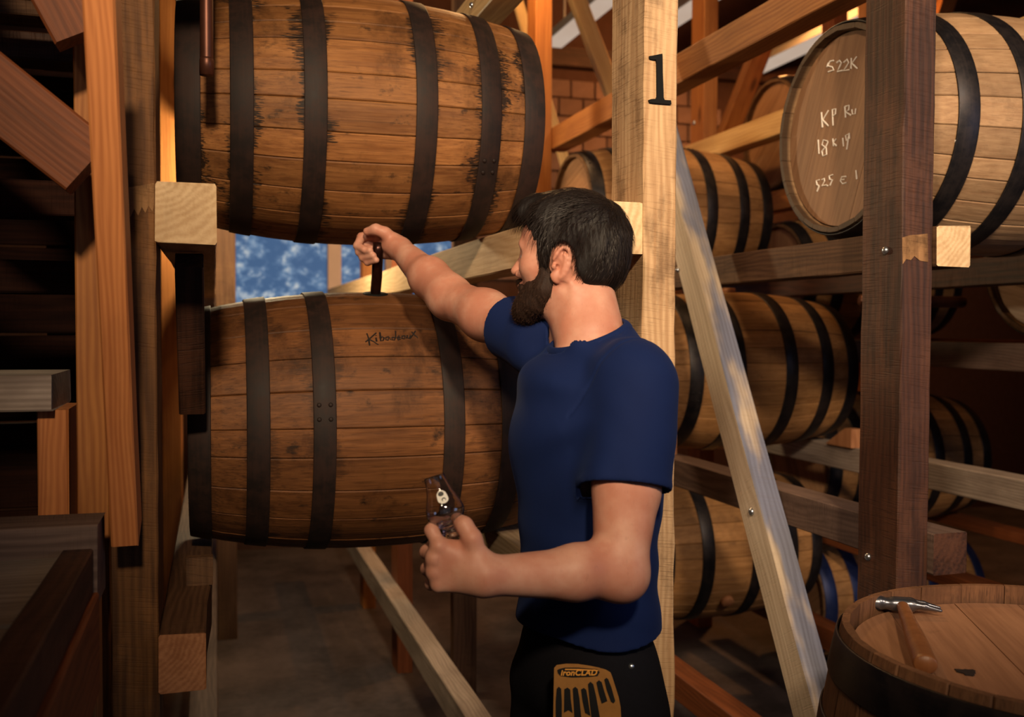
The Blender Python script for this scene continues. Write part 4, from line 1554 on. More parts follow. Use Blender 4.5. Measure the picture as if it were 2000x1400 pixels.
body.cone(wr_r, hr(764, 478, 0.0), 0.0245, 0.023, 0.015)
for (a, b, r0, r1) in (((766, 470, 0.004), (741, 456, 0.020), 0.017, 0.0135), ((767, 478, 0.012), (738, 470, 0.036), 0.017, 0.0135),
                       ((768, 487, 0.014), (739, 484, 0.038), 0.0165, 0.013), ((770, 494, 0.010), (743, 496, 0.032), 0.015, 0.012)):
    body.cone(hr(*a), hr(*b), r0, r1, 0.012)
FR = [
    [(741, 456, 0.020), (706, 463, 0.020), (698, 480, 0.004), (711, 487, -0.014)],
    [(738, 470, 0.036), (703, 481, 0.032), (702, 492, 0.006), (722, 489, -0.018)],
    [(739, 484, 0.038), (708, 495, 0.032), (709, 503, 0.006), (729, 499, -0.018)],
    [(743, 496, 0.032), (716, 506, 0.026), (718, 512, 0.004), (735, 508, -0.016)],
]
for ch, r in zip(FR, (0.0098, 0.0100, 0.0096, 0.0086)):
    body.chain([hr(*c) for c in ch], [r * 1.15, r * 1.03, r * 0.95, r * 0.82], 0.004)
tr = [hr(772, 474, -0.006), hr(752, 455, -0.018), hr(734, 448, -0.022), hr(717, 452, -0.014)]
body.chain(tr, [0.019, 0.0125, 0.0112, 0.0092], 0.010)

lo = np.min([q[7] - q[8] for q in body.p], 0) - 0.02
hi = np.max([q[7] + q[8] for q in body.p], 0) + 0.02
V, F = surface(lambda P, s: body.ev(P, s[0]), [body], lo, hi, 0.0022)

person = empty('person', (float(pelv[0]), float(pelv[1]), 0.0))
tag(person, 'bearded man in a navy T-shirt reaching to the barrel, glass in his left hand', 'person')
PINV = Matrix.Translation(-Vector(person.location))


def ppart(o, parent=person):
    o.parent = parent
    o.matrix_parent_inverse = PINV
    return o


skin_o = ppart(mesh_np('body', V, F, M['skin']))

# ---- shirt: a shell with neck, sleeve and hem openings
sout = SDF()
sout.ell(chest - UPV * 0.02, TR, (0.158, 0.111, 0.168), 0.03)
sout.ell(chest + CHF * 0.014 + UPV * 0.005, TR, (0.135, 0.103, 0.115), 0.05)
sout.ell(belly, TR, (0.141, 0.104, 0.235), 0.06)
sout.ell(pelv + UPV * 0.02, TR, (0.150, 0.108, 0.15), 0.06)
sout.cone(neck0 - UPV * 0.074 - CHF * 0.028, sh_l * 0.80 + neck0 * 0.20 + UPV * 0.002, 0.056, 0.048, 0.03)
sout.cone(neck0 - UPV * 0.078 - CHF * 0.022, sh_r * 0.80 + neck0 * 0.20, 0.055, 0.048, 0.035)
colc = V3(1157, 657, 1.690) + CHF * 0.008
coln = nrm(UPV + CHF * 0.40)
sout.cone(colc - coln * 0.075, colc - coln * 0.002, 0.096, 0.0735, 0.025)
sarm_l, sarm_r = SDF(), SDF()
dl_ = nrm(el_l - sh_l)
cut_l = sh_l + dl_ * np.linalg.norm(el_l - sh_l) * 0.575
dl_c = nrm(dl_ + cv(0.05, 0, 0.0))
sarm_l.cone(sh_l, cut_l + dl_ * 0.05, 0.0615, 0.0685)
dr_ = nrm(el_r - sh_r)
cut_r = sh_r + dr_ * np.linalg.norm(el_r - sh_r) * 0.29
sarm_r.cone(sh_r, cut_r + dr_ * 0.05, 0.060, 0.0565)
hem_z = V3(1150, 1246, 1.60)[2]
rngf = np.random.default_rng(3)
WD = [(nrm(rngf.normal(size=3)), rngf.uniform(0, 6.28)) for _ in range(8)]
pit_l = sh_l - AXH * 0.05 - UPV * 0.02


def folds(P):
    w = np.zeros(len(P))
    for i, (d, ph) in enumerate(WD):
        fr_ = (20, 27, 36, 48, 18, 30, 42, 58)[i]
        w += np.sin(P @ d * fr_ + ph + 1.5 * np.sin(P @ WD[(i + 3) % 8][0] * 15)) * (0.9, 0.7, 0.5, 0.3, 0.9, 0.6, 0.4, 0.25)[i]
    q = P - pit_l
    u = q @ -RGT
    v = q @ -UPV
    ang = np.arctan2(v, u)
    rad_ = np.sqrt(u * u + v * v)
    rf = np.sin(ang * 9 + 0.6) * np.clip((rad_ - 0.05) / 0.06, 0, 1) * np.exp(-((rad_ - 0.13) / 0.09) ** 2) * np.clip((u + 0.01) / 0.06, 0, 1)
    hz = np.sin((P[:, 2] + 0.25 * (q @ RGT)) * 75) * np.exp(-((P[:, 2] - hem_z - 0.10) / 0.10) ** 2)
    sl = np.sin((q @ (UPV * 0.9 + RGT * 0.45)) * 95 + 1.2 * np.sin(q @ RGT * 40)) * np.exp(-((P - (sh_l * 0.5 + cut_l * 0.5)) ** 2).sum(1) / 0.07 ** 2)
    return w * 0.0016 + rf * 0.0055 + hz * 0.0018 + sl * 0.0011


def smin(a, b, k):
    h = np.maximum(k - np.abs(a - b), 0) / k
    return np.minimum(a, b) - h * h * k / 4


def shirt_fn(P, s):
    tor = sout.ev(P, s[0])
    along = (P - cut_l) @ dl_c
    along2 = (P - cut_r) @ dr_
    al0, ar0 = sarm_l.ev(P), sarm_r.ev(P)
    al, ar = np.maximum(al0, along - 0.004), np.maximum(ar0, along2 - 0.004)
    d = smin(smin(tor, al, 0.035), ar, 0.035) + folds(P)
    q = P - sh_l
    seam = q @ nrm(AXH * 0.9 - UPV * 0.35) + 0.030
    d = d + 0.0022 * np.exp(-(seam / 0.003) ** 2) * (np.linalg.norm(q, axis=1) < 0.12)
    d = d - 0.0012 * (np.exp(-((along + 0.010) / 0.006) ** 2)) * (al < 0.02) * (al < tor)
    d = np.maximum(d, -(d + 0.0058))
    d = np.maximum(d, np.minimum(np.minimum(along + 0.0025, 0.012 - along), np.minimum(0.03 - al0, tor - 0.0125)))
    d = np.maximum(d, np.minimum(np.minimum(along2 + 0.0025, 0.012 - along2), np.minimum(0.03 - ar0, tor - 0.0125)))
    d = np.maximum(d, hem_z + 0.006 * np.sin(P @ RGT * 30) - P[:, 2])
    q = P - colc
    pl = q @ coln
    rr_ = np.linalg.norm(q - pl[:, None] * coln, axis=1)
    d = np.maximum(d, np.minimum(pl, (0.082 - rr_) * 0.8))
    d = np.maximum(d, np.minimum(pl + 0.030, 0.0585 - rr_))
    return d


lo = np.min([q[7] - q[8] for q in sout.p], 0) - 0.03
hi = np.max([q[7] + q[8] for q in sout.p], 0) + 0.03
lo, hi = np.minimum(lo, np.minimum(sh_r, cut_r) - 0.12), np.maximum(hi, np.maximum(sh_l, sh_r) + 0.1)
lo = np.minimum(lo, np.minimum(cut_l, sh_l) - 0.12)
hi = np.maximum(hi, cut_r + 0.1)
V, F = surface(shirt_fn, [sout], lo, hi, 0.0026, margin=0.07)
shirt_o = ppart(mesh_np('shirt', V, F, M['shirt']))
shirt_o['label'] = 'navy blue crew-neck T-shirt'


def ribbon_tube(pts, ra, rb, nrms, closed=True):
    vs, fs = [], []
    n = len(pts)
    for i in range(n):
        t = nrm(pts[(i + 1) % n] - pts[i - 1]) if closed else nrm(pts[min(i + 1, n - 1)] - pts[max(i - 1, 0)])
        a = nrms[i]
        a = nrm(a - t * (a @ t))
        b = np.cross(t, a)
        for k in range(10):
            th_ = 2 * math.pi * k / 10
            vs.append(pts[i] + a * math.cos(th_) * ra + b * math.sin(th_) * rb)
    m = n if closed else n - 1
    for i in range(m):
        for k in range(10):
            a, b = i * 10 + k, i * 10 + (k + 1) % 10
            c, d = ((i + 1) % n) * 10 + (k + 1) % 10, ((i + 1) % n) * 10 + k
            fs.append((a, d, c, b))
    return vs, fs


# crew-neck collar band laid on the shirt's neck edge
c1 = nrm(np.cross(coln, CHF))
c2 = nrm(np.cross(c1, coln))
cp = []
for k in range(72):
    t = 2 * math.pi * k / 72
    cp.append(colc + (c1 * math.cos(t) + c2 * math.sin(t)) * 0.0695 - coln * 0.003)
vs, fs = ribbon_tube(cp, 0.0105, 0.0050, [nrm(coln - 0.45 * nrm(p - colc)) for p in cp])
col_o = pydata('collar', vs, fs, M['shirt'], None, True)
ppart(col_o, shirt_o)
col_o.matrix_parent_inverse = Matrix.Identity(4) @ (shirt_o.matrix_parent_inverse.inverted() if False else Matrix.Identity(4))

# ---- trousers and shoes
tro = SDF()
hip_l = pelv + AXH * 0.085 - UPV * 0.06
hip_r = pelv - AXH * 0.085 - UPV * 0.06
tro.ell(pelv, TR, (0.147, 0.106, 0.135), 0.03)
feet = []
for s, hp_ in ((1, hip_l), (-1, hip_r)):
    kn = np.array([hp_[0], hp_[1], 0.50]) + AXH * s * 0.015 + CHF * 0.02
    an = np.array([hp_[0], hp_[1], 0.085]) + AXH * s * 0.03
    tro.cone(hp_, kn, 0.088, 0.066, 0.04)
    tro.cone(kn, an, 0.062, 0.058, 0.03)
    feet.append(an)
cutz = 0.06


def tro_fn(P, s):
    d = tro.ev(P, s[0]) + 0.0012 * np.sin(P[:, 2] * 60 + 9 * (P @ RGT)) + 0.001 * np.sin(P @ WD[0][0] * 50)
    return np.maximum(d, np.maximum(cutz - P[:, 2], P[:, 2] - (hem_z + 0.05)))


lo = np.min([q[7] - q[8] for q in tro.p], 0) - 0.02
hi = np.max([q[7] + q[8] for q in tro.p], 0) + 0.02
V, F = surface(tro_fn, [tro], lo, hi, 0.005)
ppart(mesh_np('trousers', V, F, M['trousers']))
for an in feet:
    shs = SDF()
    heel = np.array([an[0], an[1], 0.05]) - CHF * 0.03
    toe = heel + CHF * 0.19
    toe[2] = 0.035
    shs.cone(heel, heel + CHF * 0.09, 0.045, 0.044, 0.02)
    shs.cone(heel + CHF * 0.09, toe, 0.044, 0.036, 0.02)
    shs.cone(heel, an, 0.042, 0.045, 0.02)
    V, F = surface(lambda P, s: np.maximum(np.maximum(shs.ev(P, s[0]), -P[:, 2]), P[:, 2] - 0.10), [shs], np.minimum(heel, toe) - 0.06, np.maximum(heel, toe) + np.array([0.06, 0.06, 0.1]), 0.005)
    ppart(mesh_np('shoe', V, F, M['shoe']))
rv = V3(1233, 1301, 1.50)
# trouser rivet sits on the hip
dirv = nrm(rv - np.array(C0))
t_ = 1.3
for _ in range(200):
    e = tro_fn((np.array(C0) + dirv * t_)[None], [None])[0]
    if e < 0.0005:
        break
    t_ += max(e * 0.7, 0.0004)
rp_ = np.array(C0) + dirv * t_
vs, fs = lathe_verts([(0.005, 0), (0.0045, 0.0015), (0.002, 0.003)], 12)
o = pydata('rivet', vs, fs, M['bolt'], None, True)
align_z(o, Vector(rp_), Vector(-dirv))
bpy.context.view_layer.update()
ppart(o)

# ---- hair
HB = SDF()
HB.ell(np.array([-0.006, 0, 0.052]), E3, np.array([0.108, 0.085, 0.096]), 0.01)
HB.ell(np.array([0.053, 0, 0.098]), E3, np.array([0.056, 0.058, 0.038]), 0.035)
HB.ell(np.array([0.090, 0.004, 0.100]), E3, np.array([0.021, 0.040, 0.021]), 0.03)
HB.ell(np.array([-0.045, 0, 0.0]), E3, np.array([0.058, 0.072, 0.06]), 0.03)
HB.ell(np.array([0.030, 0, 0.02]), E3, np.array([0.030, 0.0745, 0.05]), 0.02)
hx = np.array([-0.16, -0.100, -0.080, -0.060, -0.046, -0.036, -0.026, -0.012, 0.004, 0.016, 0.022, 0.028, 0.042, 0.050, 0.060, 0.074, 0.084, 0.2])
hz_ = np.array([-0.030, -0.038, -0.044, -0.044, -0.034, -0.014, 0.010, 0.032, 0.040, 0.034, 0.014, -0.014, -0.012, 0.030, 0.056, 0.074, 0.082, 0.082])


def strand_noise(L, k=1.0):
    # flow: from the crown forward and down
    cx = L - np.array([-0.055, 0.0, 0.12])
    az = np.arctan2(cx[:, 1], cx[:, 0])
    r_ = np.linalg.norm(cx, axis=1)
    return (np.sin(az * 55 + 8 * np.sin(r_ * 38)) * 0.5 + np.sin(az * 97 + 5 * np.sin(r_ * 61 + 2)) * 0.35 + np.sin(az * 23 + r_ * 40) * 0.5) * k


def hair_fn(L, s):
    d = HB.ev(L, s[0]) + 0.0028 * np.sin(L[:, 0] * 75 + 2 * np.sin(L[:, 1] * 60)) * np.sin(L[:, 1] * 70 + L[:, 2] * 55 + 1) + 0.0010 * strand_noise(L) * np.clip((L[:, 2] + 0.03) * 14, 0.1, 1)
    lim = np.interp(L[:, 0], hx, hz_) + 0.0035 * np.sin(L[:, 0] * 420) * (L[:, 0] > 0.04)
    d = np.maximum(d, (lim - L[:, 2]) * 0.7)
    ear = np.sqrt(((L[:, 0] + 0.004) / 0.026) ** 2 + ((L[:, 2] - 0.004) / 0.040) ** 2) - 1
    return np.maximum(d, -ear * 0.02)


V, F = surface(hair_fn, [HB], (-0.15, -0.12, -0.08), (0.16, 0.12, 0.18), 0.0022, margin=0.06)
Vw = HO + (V @ HR) * MS
hair_o = ppart(mesh_np('hair', Vw, F if np.linalg.det(HR) > 0 else F[:, ::-1], M['hair']))
hair_o['label'] = 'short dark brown hair'

# ---- beard
BB = SDF()
for s in (-1, 1):
    BB.cone((0.034, s * 0.059, 0.000), (0.036, s * 0.057, -0.040), 0.011, 0.014, 0.01)
    BB.cone((0.030, s * 0.052, -0.048), (0.072, s * 0.028, -0.083), 0.021, 0.025, 0.02)
    BB.cone((0.020, s * 0.054, -0.030), (0.052, s * 0.044, -0.070), 0.012, 0.020, 0.02)
    BB.cone((0.062, s * 0.044, -0.040), (0.074, s * 0.030, -0.062), 0.014, 0.018, 0.02)
    BB.cone((0.104, 0.0, -0.0315), (0.087, s * 0.026, -0.044), 0.0055, 0.008, 0.006)
BB.ball((0.086, 0, -0.088), 0.028, 0.03)


def beard_fn(L, s):
    d = BB.ev(L, s[0])
    d = d + 0.0007 * np.sin(L[:, 0] * 620 + L[:, 2] * 150) * np.sin(L[:, 1] * 520 + L[:, 2] * 100)
    lips = np.sqrt(((L[:, 0] - 0.100) / 0.016) ** 2 + (L[:, 1] / 0.019) ** 2 + ((L[:, 2] + 0.048) / 0.0095) ** 2) - 1
    return np.maximum(d, -lips * 0.01)


V, F = surface(beard_fn, [BB], (0.0, -0.10, -0.14), (0.14, 0.10, 0.03), 0.0020, margin=0.06)
Vb = HO + (V @ HR) * MS
beard_o = ppart(mesh_np('beard', Vb, F if np.linalg.det(HR) > 0 else F[:, ::-1], M['beard']))


# loose strands over the hair and beard, one part each
def strands(name, Vl, N, length, width, flow, mat, keep, parent, jit=0.28, lmax=0.0028):
    r = np.random.default_rng(5)
    idx = r.choice(np.where(keep(Vl))[0], N)
    vs, fs = [], []
    for i in idx:
        p = Vl[i]
        n_ = p - np.array([0.0, 0, 0.03])
        n_ = n_ / np.linalg.norm(n_)
        d = flow(p) + r.normal(size=3) * jit
        d = nrm(d - n_ * (d @ n_))
        sd = np.cross(n_, d)
        Ls = length * r.uniform(0.5, 1.2)
        lift = r.uniform(0.0005, lmax)
        b = len(vs)
        for j in range(5):
            t = j / 4
            c = p + d * Ls * t + n_ * (lift * math.sin(t * 2.6) - 0.0002 - Ls * Ls * t * t * 4.5)
            w = width * (1 - t * 0.85)
            vs += [c - sd * w, c + sd * w, c + n_ * w * 0.8]
        for j in range(4):
            for k in range(3):
                a, c_ = b + j * 3 + k, b + j * 3 + (k + 1) % 3
                fs.append((a, c_, c_ + 3, a + 3))
    vs = HO + (np.array(vs) @ HR) * MS
    me = bpy.data.meshes.new(name)
    me.from_pydata(vs.tolist(), [], fs)
    me.update()
    o = link_mesh(name, me, mat)
    o['kind'] = 'stuff'
    return ppart(o, parent)


so = strands('hair_strands', (Vw - HO) @ HR.T / MS, 7000, 0.026, 0.00036,
             lambda p: nrm(p - np.array([-0.055, 0.0, 0.12])) + np.array([0.5 if p[2] > 0.08 else -0.1, 0, 0.0 if p[2] > 0.08 else -0.9]), M['hair_strand'],
             lambda L: (L[:, 2] > -0.02), hair_o)
so.matrix_parent_inverse = Matrix.Identity(4)
so = strands('beard_strands', (Vb - HO) @ HR.T / MS, 7000, 0.0105, 0.00026, lambda p: np.array([0.35, 0, -1.0]), M['beard_strand'], lambda L: L[:, 2] < 0.012, beard_o, 0.55, 0.0055)
so.matrix_parent_inverse = Matrix.Identity(4)

# eyebrows and eyes
for s in (-1, 1):
    pts = [H(0.094, s * 0.016, 0.036), H(0.094, s * 0.028, 0.0405), H(0.086, s * 0.042, 0.040), H(0.076, s * 0.051, 0.034)]
    e = SDF()
    for k, r_ in zip(range(3), ((0.0040, 0.0044), (0.0044, 0.0040), (0.0040, 0.0022))):
        e.cone(pts[k], pts[k + 1], r_[0], r_[1], 0.003)
    V, F = surface(lambda P, q: e.ev(P, q[0]) + 0.0006 * np.sin(P @ HU * 2600 + P @ HF * 900), [e], np.min(pts, 0) - 0.01, np.max(pts, 0) + 0.01, 0.0012)
    ppart(mesh_np('eyebrow', V, F, M['hair']))
M['eye'] = plain('eye_white', (0.75, 0.70, 0.66), 0.15, 0, 0.5)
M['iris'] = plain('dark_iris', (0.04, 0.025, 0.015), 0.1, 0, 0.5)
for s in (-1, 1):
    for nm, f0, r_, mt in (('eyeball', 0.0795, 0.0128, 'eye'), ('iris', 0.0875, 0.0058, 'iris')):
        bm = bmesh.new()
        bmesh.ops.create_uvsphere(bm, u_segments=20, v_segments=12, radius=r_ * MS)
        me = bpy.data.meshes.new(nm)
        bm.to_mesh(me)
        bm.free()
        o = link_mesh(nm, me, M[mt], None, True)
        o.location = Vector(H(f0, s * 0.032, 0.0155))
        ppart(o)

# ------------------------------------------------------------------ tasting glass in the left hand
gb = V3(885, 1047, DL + 0.020)
gt = V3(848, 930, DL + 0.024)
gax = nrm(gt - gb)
gh = float(np.linalg.norm(gt - gb))
prof_o = [(0.0, 0.0), (0.18, 0.0), (0.192, 0.003), (0.199, 0.012), (0.19, 0.05), (0.155, 0.085), (0.135, 0.13), (0.15, 0.175), (0.20, 0.215), (0.265, 0.275), (0.305, 0.35), (0.312, 0.42), (0.295, 0.51), (0.255, 0.62), (0.210, 0.74), (0.180, 0.87), (0.172, 0.985), (0.1705, 0.996), (0.166, 1.0)]
prof_i = [(0.1635, 0.996), (0.163, 0.985), (0.173, 0.87), (0.203, 0.74), (0.248, 0.62), (0.288, 0.51), (0.305, 0.42), (0.298, 0.353), (0.25, 0.29), (0.17, 0.245), (0.07, 0.225), (0.0, 0.222)]
seg = 48
vs, fs = [], []
P_ = [(r * gh, z * gh) for r, z in prof_o + prof_i]
for (r, z) in P_:
    for k in range(seg):
        t = 2 * math.pi * k / seg
        vs.append((max(r, 1e-5) * math.cos(t), max(r, 1e-5) * math.sin(t), z))
for i in range(len(P_) - 1):
    for k in range(seg):
        a, b = i * seg + k, i * seg + (k + 1) % seg
        fs.append((a, b, b + seg, a + seg))
qg = NT('clear_glass')
_g = qg.n('ShaderNodeBsdfGlass', {'Color': (1.0, 1.0, 1.0, 1), 'Roughness': 0.0, 'IOR': 1.47})
qg.t.links.new(_g.outputs[0], qg.out.inputs[0])
M['glass'] = qg.m
glass = pydata('tasting_glass', vs, fs, M['glass'], None, True)
align_z(glass, Vector(gb), Vector(gax), Vector(-FWD))
tag(glass, 'clear tulip-shaped tasting glass held in the left hand', 'glass')


def glass_r(z):
    zz = [p[1] for p in prof_o[5:]]
    return float(np.interp(z, zz, [p[0] for p in prof_o[5:]]))


def on_glass(u, z):
    """u: angle about the axis from the camera side; z: height fraction"""
    r = glass_r(z) * gh + 0.0003
    return Vector((r * math.cos(u), r * math.sin(u), z * gh))


M['print_white'] = plain('white_print', (0.72, 0.70, 0.64), 0.5)
M['print_black'] = plain('black_print', (0.01, 0.01, 0.01), 0.5)


def decal(name, cu, cz, ru, rz, mat, lift, shape=None):
    pts = []
    n = 20
    for k in range(n):
        t = 2 * math.pi * k / n
        s = shape(t) if shape else 1.0
        pts.append((cu + ru * math.cos(t) * s, cz + rz * math.sin(t) * s))
    vs = [on_glass(u, z) * 1.0 for u, z in pts] + [on_glass(cu, cz)]
    vs = [v + Vector((v.x, v.y, 0)).normalized() * lift for v in vs]
    vs2 = [v + Vector((v.x, v.y, 0)).normalized() * 0.0003 for v in vs]
    fs = [(k, (k + 1) % n, n) for k in range(n)]
    m = n + 1
    f2 = [(a + m, b + m, c + m) for a, b, c in fs]
    f3 = [(k, k + m, (k + 1) % n + m, (k + 1) % n) for k in range(n)]
    return pydata(name, vs + vs2, [f[::-1] for f in fs] + f2 + f3, mat, glass)


LU = 0.22
decal('printed_mark', LU, 0.665, 0.40, 0.105, M['print_white'], 0.0, lambda t: 1 - 0.13 * math.cos(2 * t) ** 2 * (abs(math.cos(t)) > 0.5))
decal('printed_dot', LU - 0.03, 0.715, 0.20, 0.036, M['print_black'], 0.0004)
decal('printed_ring', LU + 0.03, 0.620, 0.13, 0.030, M['print_black'], 0.0004)
decal('printed_eye', LU + 0.03, 0.610, 0.08, 0.022, M['print_white'], 0.0008)

# ------------------------------------------------------------------ sampling tube between hand and bung hole
bung_w = Vector(at_plane(733, 574, 1, LO_C.y - 0.06))
bl = bung_w - LO_C
bl.z = math.sqrt(max(0.0, (barrel_radius(bl.x, 0.84, LO_R, LO_r)) ** 2 - bl.y ** 2))
hole = LO_C + bl
tpts = [np.array(hole) - UPV * 0.05 + FWD * 0.01, np.array(hole), V3(736, 541, 2.34), V3(737, 512, 2.295), V3(738, 488, 2.285), V3(739, 474, 2.285)]
vs, fs = ribbon_tube(tpts, 0.0125, 0.0125, [RGT] * len(tpts), False)
n_ = len(tpts)
fs.append(tuple(range(9, -1, -1))[::-1])
fs.append(tuple(range((n_ - 1) * 10, n_ * 10))[::-1])
tube = pydata('sampling_tube', vs, fs, M['darkcopper'], None, True)
tag(tube, 'dark copper sampling tube gripped in the right hand, standing in the signed barrel', 'tube')
vs, fs = lathe_verts([(0.030, -0.012), (0.030, 0.0008), (0.016, 0.0012)], 24)
o = pydata('bung_hole', vs, fs, M['black'], b_lo, True)
loc = b_lo.matrix_world.inverted() @ hole
nr = Vector((0, loc.y, loc.z)).normalized()
o.matrix_local = Matrix.Translation(loc) @ nr.to_track_quat('Z', 'Y').to_matrix().to_4x4()

# ------------------------------------------------------------------ work glove hanging from the pocket
def hip_pt(x, y, off):
    dv = nrm(np.array(ray(x, y)))
    k = np.linalg.norm(np.array(ray(x, y)))
    t = 1.2
    for _ in range(300):
        p = np.array(C0) + dv * t
        e = min(tro_fn(p[None], [None])[0], shirt_fn(p[None], [None])[0])
        if e < off:
            break
        t += max(e * 0.6, 0.0004)
        if t > 2.2:
            break
    return np.array(C0) + dv * t


gd = min(float((hip_pt(x, y, 0.004) - np.array(C0)) @ (-np.array(CAM_M.col[2]))) for x in (1095, 1150, 1205) for y in (1300, 1345, 1395)) - 0.006


def gp(x, y, o=0.0):
    return at_depth(x, y, gd + o)


glove = empty('work_glove', gp(1150, 1400))
tag(glove, 'tan work glove with black grip strips hanging at the man\'s hip pocket', 'glove')
GINV = Matrix.Translation(-glove.location)
M['glove'] = plain('tan_glove_leather', (0.36, 0.17, 0.045), 0.8, 0, 0.2, 0.25, 60, 0.3)
M['grip'] = plain('black_grip_rubber', (0.008, 0.008, 0.008), 0.6, 0, 0.3)
M['letter'] = plain('orange_lettering', (0.80, 0.36, 0.06), 0.6)


def plate(name, pix, o0, o1, mat, parent, inv):
    n = len(pix)
    vs = [gp(x, y, o1) for x, y in pix] + [gp(x, y, o0) for x, y in pix]
    fs = [tuple(range(n)), tuple(range(2 * n - 1, n - 1, -1))] + [(j, j + n, (j + 1) % n + n, (j + 1) % n) for j in range(n)]
    fs = [f[::-1] for f in fs]
    o = pydata(name, vs, fs, mat, parent)
    o.matrix_parent_inverse = inv
    return o


def gcrop(pts):
    return [(x / 9.091 + 1040, y / 9.091 + 1260) for x, y in pts]


outline = gcrop([(385, 400), (430, 350), (600, 325), (800, 330), (1000, 360), (1180, 395), (1300, 430), (1385, 480), (1420, 570), (1480, 760), (1530, 920), (1565, 1100), (1575, 1300), (1560, 1800), (1500, 2300), (420, 2300), (370, 1800), (368, 1273), (375, 900), (380, 600)])
plate('cuff', outline, 0.0, 0.012, M['glove'], glove, GINV)
for sl in ([(430, 770), (470, 735), (510, 770), (522, 1000), (520, 1800), (415, 1800), (412, 1000)],
           [(565, 780), (620, 750), (670, 785), (680, 950), (712, 1200), (640, 1150), (560, 1195)],
           [(715, 770), (760, 735), (805, 775), (835, 950), (880, 1400), (900, 1800), (760, 1800), (740, 1200)],
           [(862, 785), (910, 755), (955, 790), (985, 950), (1030, 1250), (935, 1200), (890, 1000)],
           [(985, 690), (1030, 645), (1080, 690), (1130, 900), (1210, 1350), (1260, 1800), (1110, 1800), (1020, 1050)],
           [(1135, 660), (1180, 618), (1230, 655), (1280, 830), (1330, 990), (1230, 1035), (1175, 850)],
           [(1275, 610), (1310, 575), (1345, 600), (1400, 740), (1470, 990), (1440, 1030), (1395, 1000), (1320, 800)]):
    plate('grip_strip', gcrop(sl), -0.0015, 0.0, M['grip'], glove, GINV)
lp = plate('label_patch', gcrop([(440, 440), (480, 418), (580, 395), (800, 395), (1160, 425), (1195, 480), (1155, 545), (1000, 560), (700, 570), (500, 545), (455, 500)]), -0.0015, 0.0, M['grip'], glove, GINV)
fc = bpy.data.curves.new('lettering', 'FONT')
fc.body = 'ironCLAD'
fc.size = 0.0150
fc.extrude = 0.0006
fc.offset = 0.0004
fc.shear = 0.22
fc.space_character = 1.02
fo = bpy.data.objects.new('lettering_text', fc)
COL.objects.link(fo)
bpy.context.view_layer.update()
fm_ = bpy.data.meshes.new_from_object(fo.evaluated_get(bpy.context.evaluated_depsgraph_get()))
bpy.data.objects.remove(fo)
p0, p1 = gp(*gcrop([(500, 535)])[0], -0.0024), gp(*gcrop([(1150, 530)])[0], -0.0024)
xd = (p1 - p0)
wid = max(v.co.x for v in fm_.vertices) - min(v.co.x for v in fm_.vertices)
sc_ = xd.length / wid
xd.normalize()
zd = Vector(CAM_M.col[2])
zd = (zd - xd * zd.dot(xd)).normalized()
yd = zd.cross(xd)
R_ = Matrix((xd, yd, zd)).transposed()
x0_ = min(v.co.x for v in fm_.vertices)
for v in fm_.vertices:
    v.co = p0 + R_ @ Vector(((v.co.x - x0_) * sc_, v.co.y * sc_ * 0.95, v.co.z))
lo_ = link_mesh('lettering', fm_, M['letter'], lp)
lo_.matrix_parent_inverse = Matrix.Identity(4)
us = plate('underline', gcrop([(580, 418), (800, 418), (1165, 438), (1165, 458), (800, 442), (575, 440)]), -0.0024, -0.0014, M['letter'], lp, Matrix.Identity(4))

# ------------------------------------------------------------------ claw hammer on the upright barrel
HZ = UPZ - 0.032 + 0.0015
hz0 = HZ + 0.016
hA = Vector(at_plane(1762, 1180, 2, hz0))
hB = Vector(at_plane(1810, 1303, 2, hz0))
hB = hA + (hB - hA).normalized() * 0.33
ham = empty('claw_hammer', hA)
tag(ham, 'claw hammer with a wooden handle lying on the upright barrel head', 'hammer')
HINV = Matrix.Translation(-hA)
hd = (hB - hA).normalized()
vs, fs = [], []
secs = [(-0.012, 0.0100, 0.0075), (0.02, 0.0105, 0.0085), (0.06, 0.0115, 0.0100), (0.12, 0.0125, 0.0110), (0.18, 0.0150, 0.0125), (0.24, 0.0165, 0.0135), (0.29, 0.0165, 0.0135), (0.32, 0.0175, 0.0145), (0.328, 0.0165, 0.0138), (0.33, 0.0150, 0.0125)]
side = hd.cross(Vector((0, 0, 1))).normalized()
for (t, a, b) in secs:
    for k in range(20):
        th_ = 2 * math.pi * k / 20
        vs.append(hA + hd * t + side * (a * math.cos(th_)) + Vector((0, 0, 1)) * (b * math.sin(th_)))
for i in range(len(secs) - 1):
    for k in range(20):
        a, b = i * 20 + k, i * 20 + (k + 1) % 20
        fs.append((a, a + 20, b + 20, b))
fs.append(tuple(range(20)))
fs.append(tuple(range(len(secs) * 20 - 1, (len(secs) - 1) * 20 - 1, -1)))
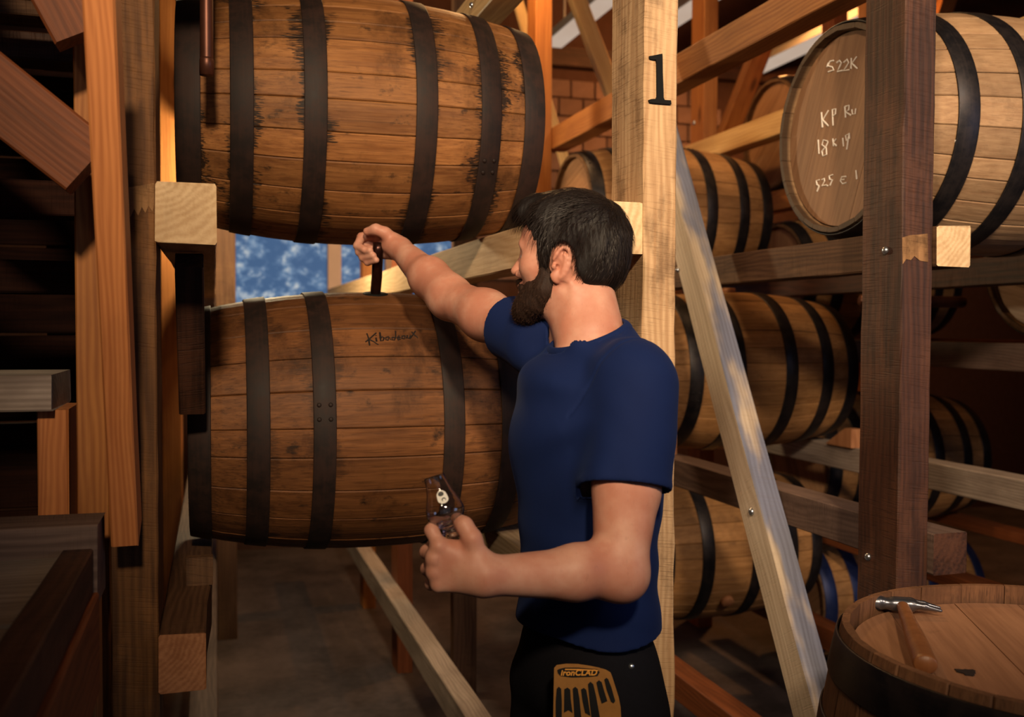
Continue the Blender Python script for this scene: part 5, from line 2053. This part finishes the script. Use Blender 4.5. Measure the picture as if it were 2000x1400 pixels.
M['handle'] = timber('hammer_handle_wood', (0.42, 0.17, 0.06), (0.24, 0.09, 0.03), (0.10, 0.03, 0.012), 0.4, 150, 0, 0.4, 0.4)
o = pydata('handle', vs, fs, M['handle'], ham, True)
o.matrix_parent_inverse = HINV
M['steel'] = plain('hammer_steel', (0.20, 0.21, 0.25), 0.28, 0.9, 0.5, 0.3, 60)
# head axis: poll to the left, claws to the right
ax_ = -side if (-side).dot(Vector(at_plane(1800, 1180, 2, hz0)) - Vector(at_plane(1690, 1170, 2, hz0))) > 0 else side
hsdf = SDF()
hp0 = np.array(hA)
axn, hdn = np.array(ax_), np.array(hd)
up_ = UPV


def hh(a, z=0.0, t=0.0):
    return hp0 + axn * a + up_ * z + hdn * t


hsdf.cone(hh(-0.052), hh(-0.040), 0.0135, 0.0138, 0.002)
hsdf.cone(hh(-0.040), hh(-0.026), 0.0100, 0.0085, 0.004)
hsdf.cone(hh(-0.026), hh(0.014), 0.0095, 0.0110, 0.005)
hsdf.cone(hh(-0.012), hh(0.012), 0.0125, 0.0125, 0.006)
# claws: two prongs side by side
for s in (-1, 1):
    hsdf.cone(hh(0.012, 0.002, s * 0.004), hh(0.035, 0.001, s * 0.0075), 0.0085, 0.0060, 0.004)
    hsdf.cone(hh(0.035, 0.001, s * 0.0075), hh(0.062, -0.004, s * 0.0095), 0.0060, 0.0028, 0.003)


def hm_fn(P, s):
    d = hsdf.ev(P, s[0])
    face = (P - hh(-0.0555)) @ axn
    d = np.maximum(d, -face)
    d = np.maximum(d, -(P[:, 2] - (HZ - 0.0005)))
    slot = np.maximum(np.abs((P - hp0) @ hdn) - 0.0022 - 0.05 * np.maximum(0, (P - hp0) @ axn - 0.03), 0.024 - (P - hp0) @ axn)
    return np.maximum(d, -slot)


V, F = surface(hm_fn, [hsdf], np.min([q[7] - q[8] for q in hsdf.p], 0) - 0.01, np.max([q[7] + q[8] for q in hsdf.p], 0) + 0.01, 0.0011)
o = mesh_np('hammer_head', V, F, M['steel'], ham)
o.matrix_parent_inverse = HINV
